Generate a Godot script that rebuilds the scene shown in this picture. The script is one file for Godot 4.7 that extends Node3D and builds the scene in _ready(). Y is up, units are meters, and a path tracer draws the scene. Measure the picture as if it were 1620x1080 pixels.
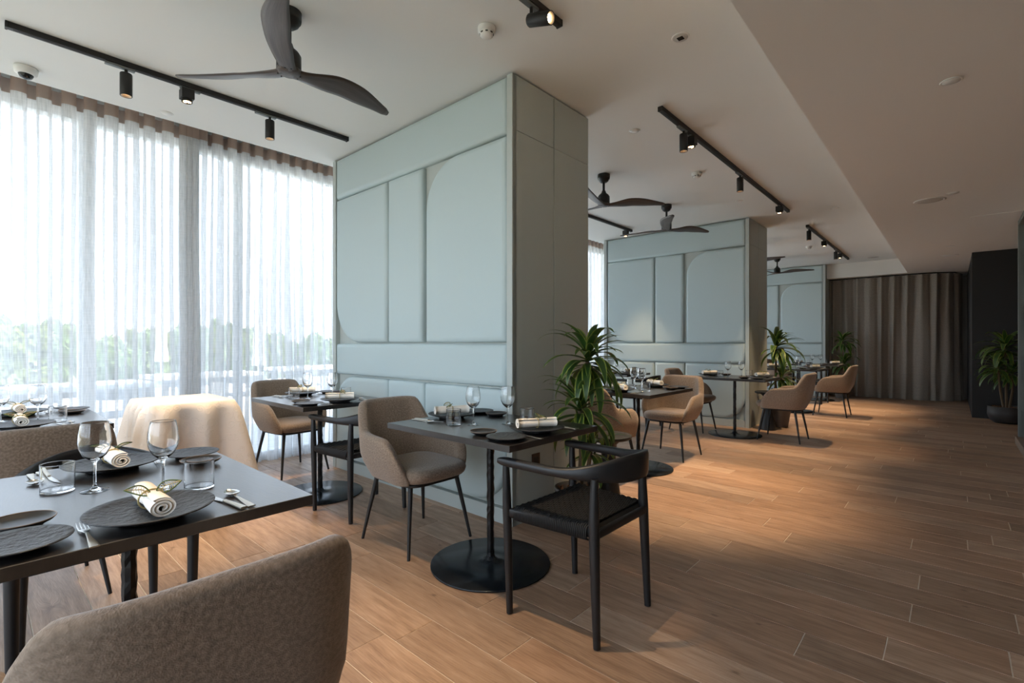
extends Node3D
# A restaurant beside a glazed facade. World axes: +x runs along the facade, -z points out through the windows, y up, metres.

const H := 2.975      # main ceiling
const LOW := 2.66     # lowered ceiling over the aisle
const TOP := 0.757    # table height
const WIN_Z := -5.3
const CURTAIN_Z := -5.03
const PILLAR_Z := -3.308

var mt := {}
var shapes := {}
var taken := {}
var rng := RandomNumberGenerator.new()


# ---------------------------------------------------------------- mesh building
class Shape:
	var st := SurfaceTool.new()

	func _init() -> void:
		st.begin(Mesh.PRIMITIVE_TRIANGLES)
		st.set_smooth_group(0)

	func smooth(on: bool) -> Shape:
		st.set_smooth_group(0 if on else -1)
		return self

	func put(p: Vector3, uv: Vector2) -> void:
		st.set_uv(uv)
		st.add_vertex(p)

	# counter-clockwise seen from outside; stored the other way round, as the engine wants it
	func tri(a: Vector3, b: Vector3, c: Vector3, ua := Vector2.ZERO, ub := Vector2.ZERO, uc := Vector2.ZERO) -> void:
		put(a, ua)
		put(c, uc)
		put(b, ub)

	func quad(a: Vector3, b: Vector3, c: Vector3, d: Vector3, ua := Vector2.ZERO, ub := Vector2.ZERO, uc := Vector2.ZERO, ud := Vector2.ZERO) -> void:
		tri(a, b, c, ua, ub, uc)
		tri(a, c, d, ua, uc, ud)

	func quad_out(a: Vector3, b: Vector3, c: Vector3, d: Vector3, out: Vector3) -> void:
		if (b - a).cross(c - a).dot(out) + (c - a).cross(d - a).dot(out) < 0.0:
			quad(a, d, c, b)
		else:
			quad(a, b, c, d)

	func tri_out(a: Vector3, b: Vector3, c: Vector3, out: Vector3) -> void:
		if (b - a).cross(c - a).dot(out) < 0.0:
			tri(a, c, b)
		else:
			tri(a, b, c)

	func grid(rows: Array, uscale := Vector2.ONE) -> Shape:
		var n: int = rows.size() - 1
		for i in n:
			var p: PackedVector3Array = rows[i]
			var q: PackedVector3Array = rows[i + 1]
			var m := p.size() - 1
			var v0 := uscale.y * i / n
			var v1 := uscale.y * (i + 1) / n
			for j in m:
				var u0 := uscale.x * j / m
				var u1 := uscale.x * (j + 1) / m
				quad(p[j], p[j + 1], q[j + 1], q[j], Vector2(u0, v0), Vector2(u1, v0), Vector2(u1, v1), Vector2(u0, v1))
		return self

	func box(c: Vector3, s: Vector3, bev := 0.0) -> Shape:
		st.set_smooth_group(-1)
		var h := s * 0.5
		var b := minf(bev, minf(h.x, minf(h.y, h.z)) * 0.95)
		var v := func(k: int, sg: Vector3) -> Vector3:
			var p := Vector3.ZERO
			for i in 3:
				p[i] = c[i] + sg[i] * (h[i] - (0.0 if i == k else b))
			return p
		for k in 3:
			var u := (k + 1) % 3
			var w := (k + 2) % 3
			for s1 in [-1.0, 1.0]:
				var out := Vector3.ZERO
				out[k] = s1
				var pts := []
				for e in [[-1.0, -1.0], [1.0, -1.0], [1.0, 1.0], [-1.0, 1.0]]:
					var sg := Vector3.ZERO
					sg[k] = s1
					sg[u] = e[0]
					sg[w] = e[1]
					pts.append(v.call(k, sg))
				quad_out(pts[0], pts[1], pts[2], pts[3], out)
				if b <= 0.0:
					continue
				for s2 in [-1.0, 1.0]:
					var lo := Vector3.ZERO
					lo[k] = s1
					lo[u] = s2
					lo[w] = -1.0
					var hi := lo
					hi[w] = 1.0
					var away := out
					away[u] = s2
					quad_out(v.call(k, lo), v.call(k, hi), v.call(u, hi), v.call(u, lo), away)
		if b > 0.0:
			for sx in [-1.0, 1.0]:
				for sy in [-1.0, 1.0]:
					for sz in [-1.0, 1.0]:
						var sg := Vector3(sx, sy, sz)
						tri_out(v.call(0, sg), v.call(1, sg), v.call(2, sg), sg)
		st.set_smooth_group(0)
		return self

	# round bar along a path; radii: one per point
	func tube(path: PackedVector3Array, radii: Array, seg := 10, caps := true) -> Shape:
		var rows := []
		var n := path.size()
		var side := Vector3.ZERO
		for i in n:
			var t := (path[mini(i + 1, n - 1)] - path[maxi(i - 1, 0)]).normalized()
			if i == 0:
				side = t.cross(Vector3.UP if absf(t.y) < 0.9 else Vector3.RIGHT).normalized()
			else:
				side = (side - t * side.dot(t)).normalized()
			var other := t.cross(side)
			var ring := PackedVector3Array()
			var r: float = radii[mini(i, radii.size() - 1)]
			for k in seg + 1:
				var a := TAU * k / seg
				ring.append(path[i] + (side * cos(a) + other * sin(a)) * r)
			rows.append(ring)
		grid(rows)
		if caps:
			st.set_smooth_group(-1)
			for e in [0, n - 1]:
				var out: Vector3 = path[0] - path[1] if e == 0 else path[n - 1] - path[n - 2]
				for k in seg:
					tri_out(path[e], rows[e][k], rows[e][k + 1], out)
			st.set_smooth_group(0)
		return self

	# turned shape about the y axis; the profile runs from the underside out and up
	func lathe(profile: Array, seg := 28, at := Vector3.ZERO) -> Shape:
		var rows := []
		for p in profile:
			var ring := PackedVector3Array()
			for k in seg + 1:
				var a := TAU * k / seg
				ring.append(at + Vector3(p.x * cos(a), p.y, -p.x * sin(a)))
			rows.append(ring)
		return grid(rows)

	# bar of varying rectangular section: stations of [centre, half width vector, half height vector]
	func bar(stations: Array, ends := true) -> Shape:
		var rows := []
		for s in stations:
			var c: Vector3 = s[0]
			var w: Vector3 = s[1]
			var u: Vector3 = s[2]
			var k := 0.68
			rows.append(PackedVector3Array([c + w * k - u, c + w - u * k, c + w + u * k, c + w * k + u, c - w * k + u, c - w + u * k, c - w - u * k, c - w * k - u, c + w * k - u]))
		grid(rows)
		if ends:
			st.set_smooth_group(-1)
			for e in [0, rows.size() - 1]:
				var c: Vector3 = stations[e][0]
				var o: Vector3 = stations[0][0] - stations[1][0] if e == 0 else stations[-1][0] - stations[-2][0]
				for k in 8:
					tri_out(c, rows[e][k], rows[e][k + 1], o)
			st.set_smooth_group(0)
		return self

	# upholstered plate: outline in xy (counter-clockwise), standing out to +z by depth, edge rounded over bev
	func plate(outline: PackedVector2Array, depth: float, bev: float) -> Shape:
		var n := outline.size()
		var inset := func(d: float) -> PackedVector2Array:
			var r := PackedVector2Array()
			for i in n:
				var a := (outline[i] - outline[(i + n - 1) % n]).normalized()
				var b := (outline[(i + 1) % n] - outline[i]).normalized()
				var m := (Vector2(-a.y, a.x) + Vector2(-b.y, b.x)).normalized()
				r.append(outline[i] + m * d / maxf(0.3, m.dot(Vector2(-a.y, a.x))))
			return r
		var rings := []
		for k in [[0.0, 0.0], [0.0, 1.0 - bev / depth * 0.8], [0.12, 1.0 - bev / depth * 0.45], [0.4, 1.0 - bev / depth * 0.14], [1.0, 1.0], [1.2, 1.0]]:
			var flat: PackedVector2Array = inset.call(k[0] * bev)
			var ring := PackedVector3Array()
			for i in n + 1:
				ring.append(Vector3(flat[i % n].x, flat[i % n].y, k[1] * depth))
			rings.append(ring)
		grid(rings)
		var face: PackedVector2Array = inset.call(bev * 1.2)
		var t := Geometry2D.triangulate_polygon(face)
		for i in range(0, t.size(), 3):
			tri_out(rings[5][t[i]], rings[5][t[i + 1]], rings[5][t[i + 2]], Vector3.BACK)
		return self

	func done() -> ArrayMesh:
		st.generate_normals()
		st.index()
		return st.commit()


func numbered(called: String) -> String:
	var n: int = taken.get(called, 0)
	taken[called] = n + 1
	return called if n == 0 else "%s_%03d" % [called, n]


func thing(called: String, label: String, category: String, at := Vector3.ZERO, turn := 0.0, group := "") -> Node3D:
	var o := Node3D.new()
	o.name = numbered(called)
	add_child(o)
	o.position = at
	o.rotation.y = turn
	tag(o, label, category, group)
	return o


func tag(o: Node3D, label: String, category: String, group := "") -> void:
	o.set_meta("label", label)
	o.set_meta("category", category)
	if group:
		o.set_meta("group", group)


func part(called: String, mesh: Mesh, m: String, parent: Node3D, at := Vector3.ZERO) -> MeshInstance3D:
	var o := MeshInstance3D.new()
	o.name = called
	o.mesh = mesh
	o.material_override = mt[m]
	o.position = at
	parent.add_child(o, true)
	return o


func struct(called: String, mesh: Mesh, m: String, at := Vector3.ZERO) -> MeshInstance3D:
	var o := MeshInstance3D.new()
	o.name = numbered(called)
	o.mesh = mesh
	o.material_override = mt[m]
	o.position = at
	add_child(o)
	o.set_meta("kind", "structure")
	return o


func single(called: String, mesh: Mesh, m: String, label: String, category: String, at := Vector3.ZERO, turn := 0.0, group := "") -> MeshInstance3D:
	var o := MeshInstance3D.new()
	o.name = numbered(called)
	o.mesh = mesh
	o.material_override = mt[m]
	add_child(o)
	o.position = at
	o.rotation.y = turn
	tag(o, label, category, group)
	return o


# a mesh made once and shared by every copy
func shared(key: String, make: Callable) -> Mesh:
	if not shapes.has(key):
		shapes[key] = make.call()
	return shapes[key]


func boxm(s: Vector3, bev := 0.0, c := Vector3.ZERO) -> Mesh:
	return shared("box%s%s%s" % [s, bev, c], func(): return Shape.new().box(c, s, bev).done())


func path3(pts: Array) -> PackedVector3Array:
	return PackedVector3Array(pts)


func spow(v: float, e: float) -> float:
	return signf(v) * pow(absf(v), e)


# closed superellipse loft: rings of [y, half x, half z, centre z], power
func rounds(rings: Array, power: float, seg := 40) -> Shape:
	var s := Shape.new()
	var rows := []
	for r in rings:
		var ring := PackedVector3Array()
		for k in seg + 1:
			var a := TAU * k / seg
			ring.append(Vector3(r[1] * spow(cos(a), 2.0 / power), r[0], (r[3] if r.size() > 3 else 0.0) - r[2] * spow(sin(a), 2.0 / power)))
		rows.append(ring)
	s.grid(rows)
	return s


# ---------------------------------------------------------------- materials
func mat(called: String, c: Color, rough := 0.6, metal := 0.0) -> StandardMaterial3D:
	var m := StandardMaterial3D.new()
	m.resource_name = called
	m.albedo_color = c
	m.roughness = rough
	m.metallic = metal
	mt[called] = m
	return m


func rgb(r: int, g: int, b: int) -> Color:
	return Color8(r, g, b)


func noise(freq: float, octaves := 3, seed_ := 1, kind := FastNoiseLite.TYPE_SIMPLEX_SMOOTH) -> FastNoiseLite:
	var n := FastNoiseLite.new()
	n.noise_type = kind
	n.frequency = freq
	n.fractal_octaves = octaves
	n.seed = seed_
	return n


func tex(im: Image) -> ImageTexture:
	return ImageTexture.create_from_image(im)


func noise_tex(size: int, freq: float, octaves: int, seed_: int, dark := Color.BLACK, light := Color.WHITE) -> ImageTexture:
	var g := noise(freq, octaves, seed_).get_seamless_image(size, size)
	var im := Image.create(size, size, false, Image.FORMAT_RGB8)
	for y in size:
		for x in size:
			im.set_pixel(x, y, dark.lerp(light, g.get_pixel(x, y).r))
	return tex(im)


# six boards side by side, grain running down the picture; wear, knots and grain of oak
func board_tex(w: int, hgt: int, boards: int, dark: Color, mid: Color, light: Color, seed_: int, knots: bool) -> Array:
	var im := Image.create(w, hgt, false, Image.FORMAT_RGB8)
	var relief := Image.create(w, hgt, false, Image.FORMAT_L8)
	var warp := noise(0.006, 2, seed_)
	var fine := noise(0.11, 2, seed_ + 1)
	var streak := noise(0.02, 3, seed_ + 2)
	var r := RandomNumberGenerator.new()
	r.seed = seed_
	var bw := w / boards
	for b in boards:
		var off := Vector2(r.randf() * 3000.0, r.randf() * 3000.0)
		var tone := r.randf_range(-0.12, 0.12)
		var rings := r.randf_range(0.05, 0.10)
		var eyes := []
		if knots:
			for k in r.randi_range(0, 2):
				eyes.append([Vector2(r.randf_range(0.2, 0.8) * bw, r.randf_range(0.1, 0.9) * hgt), r.randf_range(5.0, 9.0)])
		for y in hgt:
			for x in bw:
				var px := x + off.x
				var py := y + off.y
				var bend := warp.get_noise_2d(px * 0.7, py * 0.10) * 34.0
				for e in eyes:
					var d: Vector2 = Vector2(x, (y - e[0].y) * 0.35) - Vector2(e[0].x, 0)
					bend += 26.0 * exp(-d.length_squared() / 900.0) * (1.0 if d.x > 0 else -1.0)
				var arc := sin((px + bend) * rings * TAU) * 0.5 + 0.5
				var line := fine.get_noise_2d((px + bend) * 3.4, py * 0.10)
				var st := streak.get_noise_2d((px + bend * 0.6) * 1.1, py * 0.13)
				var v := 0.5 + tone + st * 0.36 + (arc - 0.5) * 0.10 + line * 0.26
				for e in eyes:
					var d: Vector2 = Vector2(x, (y - e[0].y) * 0.6) - Vector2(e[0].x, 0)
					v -= 0.75 * exp(-d.length_squared() / (e[1] * e[1]))
				v = clampf(v, 0.0, 1.0)
				im.set_pixel(b * bw + x, y, dark.lerp(mid, v * 2.0) if v < 0.5 else mid.lerp(light, v * 2.0 - 1.0))
				relief.set_pixel(b * bw + x, y, Color.from_hsv(0, 0, clampf(0.5 + line * 0.5, 0, 1)))
	return [tex(im), tex(relief)]


func materials() -> void:
	var m: StandardMaterial3D
	mat("ceiling_paint", rgb(228, 228, 224), 0.9)
	mat("white_paint", rgb(228, 229, 226), 0.7)
	mat("low_ceiling_paint", rgb(226, 222, 216), 0.9)
	mat("wall_paint", rgb(150, 143, 134), 0.85)
	mat("grout", rgb(222, 210, 194), 0.9)
	var oak := board_tex(1152, 1152, 6, rgb(134, 108, 88), rgb(172, 144, 121), rgb(198, 172, 150), 7, true)
	for k in 3:
		m = mat("oak%d" % k, [rgb(255, 250, 245), rgb(232, 226, 220), rgb(244, 232, 222)][k], 0.42)
		m.albedo_texture = oak[0]
		m.heightmap_enabled = true
		m.heightmap_texture = oak[1]
		m.heightmap_scale = 0.05
		m.metallic_specular = 0.45
	# table tops: near-black stained ash
	var ash := board_tex(512, 1024, 1, rgb(18, 15, 14), rgb(30, 26, 24), rgb(44, 38, 34), 21, false)
	m = mat("table_wood", Color.WHITE, 0.30)
	m.albedo_texture = ash[0]
	m.uv1_triplanar = true
	m.uv1_scale = Vector3(1.1, 1.1, 1.1)
	m.heightmap_enabled = true
	m.heightmap_texture = ash[1]
	m.heightmap_scale = 0.02
	m.metallic_specular = 0.7
	m.clearcoat_enabled = true
	m.clearcoat = 0.35
	m.clearcoat_roughness = 0.25
	m = mat("black_wood", rgb(24, 23, 24), 0.45)
	var grain := noise_tex(256, 0.03, 3, 5, Color(0.4, 0.4, 0.4), Color(0.6, 0.6, 0.6))
	m.heightmap_enabled = true
	m.heightmap_texture = grain
	m.uv1_triplanar = true
	m.uv1_scale = Vector3(6, 6, 6)
	m.heightmap_scale = 0.03
	m = mat("black_cord", rgb(17, 16, 16), 0.75)
	m = mat("black_steel", rgb(28, 28, 29), 0.34, 0.55)
	m = mat("base_steel", rgb(44, 48, 53), 0.24, 0.6)
	m = mat("matt_black", rgb(27, 26, 26), 0.55)
	m = mat("track_black", rgb(31, 30, 29), 0.5, 0.2)
	m = mat("adapter_grey", rgb(108, 112, 112), 0.45, 0.5)
	# pile upholstery
	var pile := noise_tex(512, 0.06, 3, 31, rgb(108, 91, 76), rgb(166, 145, 126))
	var tuft := noise_tex(512, 0.22, 2, 32)
	m = mat("pile_fabric", Color.WHITE, 0.95)
	m.albedo_texture = pile
	m.uv1_triplanar = true
	m.uv1_scale = Vector3(2.6, 2.6, 2.6)
	m.heightmap_enabled = true
	m.heightmap_texture = tuft
	m.heightmap_scale = 0.10
	m.rim_enabled = true
	m.rim = 0.6
	m.rim_tint = 0.6
	m.metallic_specular = 0.2
	# pillar upholstery, pale sage
	m = mat("sage_panel", rgb(182, 196, 196), 0.62)
	var skin := noise_tex(256, 0.09, 2, 41)
	m.heightmap_enabled = true
	m.heightmap_texture = skin
	m.uv1_triplanar = true
	m.uv1_scale = Vector3(5, 5, 5)
	m.heightmap_scale = 0.02
	mat("sage_board", rgb(176, 182, 177), 0.6)
	mat("window_frame", rgb(222, 224, 224), 0.5)
	m = mat("window_glass", Color(0.9, 0.96, 0.95, 0.06), 0.02)
	m.transparency = BaseMaterial3D.TRANSPARENCY_ALPHA
	# sheer linen: threads and slubs in the weave
	var weave := Image.create(512, 512, false, Image.FORMAT_RGBA8)
	var wn := noise(0.05, 2, 51)
	for y in 512:
		for x in 512:
			var warp := wn.get_noise_2d(x * 3.0, y * 0.06)
			var weft := wn.get_noise_2d(x * 0.06 + 900.0, y * 3.0)
			var a := clampf(0.63 + warp * 0.12 + weft * 0.08, 0.3, 0.9)
			weave.set_pixel(x, y, Color(0.89, 0.89, 0.89, a))
	m = mat("sheer_linen", Color.WHITE, 0.9)
	m.albedo_texture = tex(weave)
	m.uv1_scale = Vector3(3, 3, 1)
	m.transparency = BaseMaterial3D.TRANSPARENCY_ALPHA
	m.backlight_enabled = true
	m.backlight = Color(1.0, 1.0, 1.0)
	m.metallic_specular = 0.1
	m = mat("curtain_tape", Color(0.62, 0.53, 0.48, 0.88), 0.9)
	m.transparency = BaseMaterial3D.TRANSPARENCY_ALPHA
	m.backlight_enabled = true
	m.backlight = Color(0.3, 0.27, 0.25)
	m = mat("drape_cloth", rgb(112, 104, 96), 0.95)
	var slub := noise_tex(256, 0.08, 3, 61, rgb(122, 114, 106), rgb(148, 140, 130))
	m.albedo_color = Color.WHITE
	m.albedo_texture = slub
	m.uv1_triplanar = true
	m.uv1_scale = Vector3(3, 1.2, 3)
	mat("black_wall", rgb(33, 32, 32), 0.7)
	# damask cloth with raised scrolls
	var scroll := Image.create(512, 512, false, Image.FORMAT_L8)
	scroll.fill(Color(0.35, 0.35, 0.35))
	var r := RandomNumberGenerator.new()
	r.seed = 71
	for k in 46:
		var c := Vector2(r.randf() * 512.0, r.randf() * 512.0)
		var turn := 1.0 if r.randf() < 0.5 else -1.0
		var a0 := r.randf() * TAU
		var big := r.randf_range(20.0, 38.0)
		for i in 260:
			var t := i / 260.0
			var p := c + Vector2.from_angle(a0 + turn * t * 9.5) * big * (0.12 + t)
			for dx in range(-2, 3):
				for dy in range(-2, 3):
					if dx * dx + dy * dy < 6:
						scroll.set_pixel(posmod(int(p.x) + dx, 512), posmod(int(p.y) + dy, 512), Color(0.85, 0.85, 0.85))
	m = mat("damask", rgb(226, 212, 198), 0.8)
	m.heightmap_enabled = true
	m.heightmap_texture = tex(scroll)
	m.heightmap_scale = 0.25
	m.uv1_triplanar = true
	m.uv1_scale = Vector3(2.4, 2.4, 2.4)
	mat("napkin_linen", rgb(236, 228, 216), 0.85)
	# stoneware with a slate surface
	var slate := noise_tex(512, 0.016, 4, 81)
	m = mat("slate_plate", rgb(25, 26, 29), 0.46)
	m.heightmap_enabled = true
	m.heightmap_texture = slate
	m.uv1_triplanar = true
	m.uv1_scale = Vector3(5, 5, 5)
	m.heightmap_scale = 0.35
	mat("black_glaze", rgb(28, 27, 26), 0.34)
	mat("dish_rim", rgb(112, 92, 76), 0.5)
	m = mat("clear_glass", Color(1, 1, 1, 0.0), 0.0)
	m.refraction_enabled = true
	m.refraction_scale = 0.05
	mat("cutlery_steel", rgb(200, 198, 194), 0.22, 1.0)
	mat("cutlery_hammered", rgb(188, 182, 170), 0.34, 1.0)
	mat("leaf_gold", rgb(176, 158, 108), 0.5, 0.3)
	mat("leaf_green", rgb(74, 92, 40), 0.7)
	# stained fan blades
	var fw := board_tex(256, 512, 1, rgb(52, 44, 41), rgb(74, 64, 59), rgb(98, 88, 82), 91, false)
	m = mat("fan_wood", Color.WHITE, 0.4)
	m.albedo_texture = fw[0]
	mat("fan_black", rgb(38, 37, 36), 0.42, 0.2)
	mat("dracaena_leaf", rgb(44, 72, 32), 0.4)
	mt["dracaena_leaf"].backlight_enabled = true
	mt["dracaena_leaf"].backlight = Color(0.25, 0.35, 0.1)
	mat("dracaena_margin", rgb(132, 146, 62), 0.5)
	mat("cane_bark", rgb(98, 80, 60), 0.9)
	mat("pot_clay", rgb(92, 84, 78), 0.75)
	mat("pot_black", rgb(52, 48, 46), 0.6)
	mat("bark_mulch", rgb(124, 84, 54), 0.95)
	mat("plastic_white", rgb(226, 225, 221), 0.45)
	mat("lens_dark", rgb(22, 24, 28), 0.1)
	mat("grille_grey", rgb(190, 186, 180), 0.7)
	mat("bronze_plate", rgb(66, 52, 44), 0.45, 0.3)
	m = mat("lamp_glow", rgb(255, 236, 208), 0.5)
	m.emission_enabled = true
	m.emission = Color(1.0, 0.82, 0.6)
	m.emission_energy_multiplier = 9.0
	m = mat("lamp_glow_bright", rgb(255, 240, 215), 0.5)
	m.emission_enabled = true
	m.emission = Color(1.0, 0.88, 0.7)
	m.emission_energy_multiplier = 40.0
	mat("reflector", rgb(214, 196, 172), 0.35, 0.4)
	# outdoors
	mat("terrace_stone", rgb(206, 202, 194), 0.85)
	mat("terrace_cloth", rgb(244, 244, 240), 0.8)
	mat("terrace_frame", rgb(120, 124, 130), 0.6)
	mat("parasol_cloth", rgb(236, 233, 226), 0.85)
	var earth := noise_tex(256, 0.03, 4, 95, rgb(104, 112, 66), rgb(168, 158, 112))
	m = mat("hill_earth", Color.WHITE, 1.0)
	m.albedo_texture = earth
	m.uv1_triplanar = true
	m.uv1_scale = Vector3(0.08, 0.08, 0.08)
	var leaves := noise_tex(256, 0.09, 3, 97, rgb(78, 98, 62), rgb(158, 172, 118))
	for k in 3:
		m = mat("tree_leaves%d" % k, [rgb(255, 255, 255), rgb(226, 240, 222), rgb(255, 246, 214)][k], 0.9)
		m.albedo_texture = leaves
		m.uv1_triplanar = true
		m.uv1_scale = Vector3(0.5, 0.5, 0.5)
	mat("trunk_bark", rgb(96, 84, 72), 0.95)
	mat("case_frame", rgb(96, 100, 94), 0.5)
	mat("case_plinth", rgb(120, 98, 80), 0.6)
	m = mat("case_glass", Color(0.8, 0.85, 0.84, 0.1), 0.03)
	m.transparency = BaseMaterial3D.TRANSPARENCY_ALPHA
	mat("bottle_glass", rgb(28, 34, 28), 0.15)


# ---------------------------------------------------------------- furniture
func armchair_shell() -> Mesh:
	var s := Shape.new()
	var rows := []
	var n := 60
	var most := deg_to_rad(142.0)
	for i in n + 1:
		var th := most * (1.0 - 2.0 * i / n)
		var t := absf(rad_to_deg(th))
		var x := 0.285 * spow(sin(th), 0.54)
		var z := 0.27 * spow(cos(th), 0.54)
		var r := Vector2(x, z).length()
		var top := 0.0
		if t < 36.0:
			top = 0.842 - 0.008 * pow(t / 36.0, 3.0)
		elif t < 72.0:
			top = lerpf(0.834, 0.668, smoothstep(36.0, 72.0, t))
		elif t < 92.0:
			top = lerpf(0.668, 0.652, (t - 72.0) / 20.0)
		else:
			top = lerpf(0.652, 0.430, pow((t - 92.0) / 50.0, 1.35))
		var thick := 0.058
		var section := []
		var round_ := minf(0.026, (top - 0.402) * 0.45)
		for k in 8:
			section.append(Vector2(0.0, lerpf(0.398, top - round_, k / 7.0)))
		for k in range(1, 6):
			var a := PI * k / 6.0
			section.append(Vector2(thick * 0.5 * (1.0 - cos(a)), top - round_ + round_ * sin(a)))
		for k in 7:
			section.append(Vector2(thick + 0.012 * k / 6.0, lerpf(top - round_, minf(0.43, top - round_), k / 6.0)))
		var ring := PackedVector3Array()
		for p in section:
			var tuck := lerpf(0.80, 0.93, smoothstep(80.0, 130.0, t))
			var grow := tuck + (1.0 - tuck) * sin(PI * 0.5 * clampf((p.y - 0.395) / 0.17, 0.0, 1.0))
			var k: float = grow * (1.0 - p.x / r)
			var lean: float = 0.062 * maxf(0.0, p.y - 0.46) / 0.36 * maxf(0.0, cos(th))
			ring.append(Vector3(x * k, p.y, 0.02 + z * k + lean))
		rows.append(ring)
	s.grid(rows)
	for e in [0, n]:
		var mid := Vector3.ZERO
		for p in rows[e]:
			mid += p / rows[e].size()
		for k in rows[e].size() - 1:
			s.tri_out(mid, rows[e][k], rows[e][k + 1], Vector3(0, 0, -1))
	return s.done()


func armchair(at: Vector2, turn: float, label: String, group := "") -> Node3D:
	var o := thing("upholstered_armchair", label, "chair", Vector3(at.x, 0, at.y), turn, group)
	part("shell", shared("shell", armchair_shell), "pile_fabric", o)
	part("seat", shared("chair_seat", func(): return rounds([[0.394, 0.0, 0.0, -0.02], [0.395, 0.185, 0.20, -0.02], [0.406, 0.208, 0.228, -0.028], [0.425, 0.216, 0.242, -0.032], [0.447, 0.219, 0.247, -0.034], [0.468, 0.216, 0.240, -0.033], [0.481, 0.198, 0.218, -0.03], [0.487, 0.14, 0.155, -0.02], [0.488, 0.0, 0.0, -0.02]], 4.4).done()), "pile_fabric", o)
	part("seat_frame", shared("seat_frame", func(): return rounds([[0.380, 0.0, 0.0], [0.380, 0.205, 0.222], [0.393, 0.205, 0.222], [0.393, 0.0, 0.0]], 5.0, 28).smooth(false).done()), "matt_black", o)
	for sx in [-1, 1]:
		for sz in [-1, 1]:
			part("leg", shared("chair_leg%d%d" % [sx, sz], func(): return Shape.new().tube(path3([Vector3(sx * 0.232, 0, sz * 0.235), Vector3(sx * 0.205, 0.18, sz * 0.205), Vector3(sx * 0.172, 0.382, sz * 0.17)]), [0.0085, 0.0115, 0.0145], 12).done()), "matt_black", o)
	return o


func cord_seat() -> Mesh:
	var s := Shape.new()
	# padded core under the cords
	s.box(Vector3(0, 0.447, -0.01), Vector3(0.425, 0.036, 0.40), 0.012)
	# cords run from side to side and wrap the side rails, over and under the cross cords
	var n := 44
	for i in n:
		var z := lerpf(-0.180, 0.172, i / float(n - 1))
		var half := lerpf(0.2565, 0.2205, (z + 0.222) / 0.418)
		var pts := PackedVector3Array()
		pts.append(Vector3(-half + 0.012, 0.418, z))
		pts.append(Vector3(-half - 0.003, 0.426, z))
		pts.append(Vector3(-half - 0.005, 0.448, z))
		pts.append(Vector3(-half + 0.001, 0.470, z))
		for k in 25:
			var x := lerpf(-half + 0.012, half - 0.012, k / 24.0)
			var sag := 0.010 * (1.0 - pow(x / 0.24, 2.0)) * (1.0 - pow(z / 0.22, 2.0))
			pts.append(Vector3(x, 0.4765 - sag + (0.0022 if (k + i / 2) % 2 == 0 else -0.0022), z))
		pts.append(Vector3(half - 0.001, 0.470, z))
		pts.append(Vector3(half + 0.005, 0.448, z))
		pts.append(Vector3(half + 0.003, 0.426, z))
		pts.append(Vector3(half - 0.012, 0.418, z))
		s.tube(pts, [0.0044], 5, false)
	return s.done()


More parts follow.
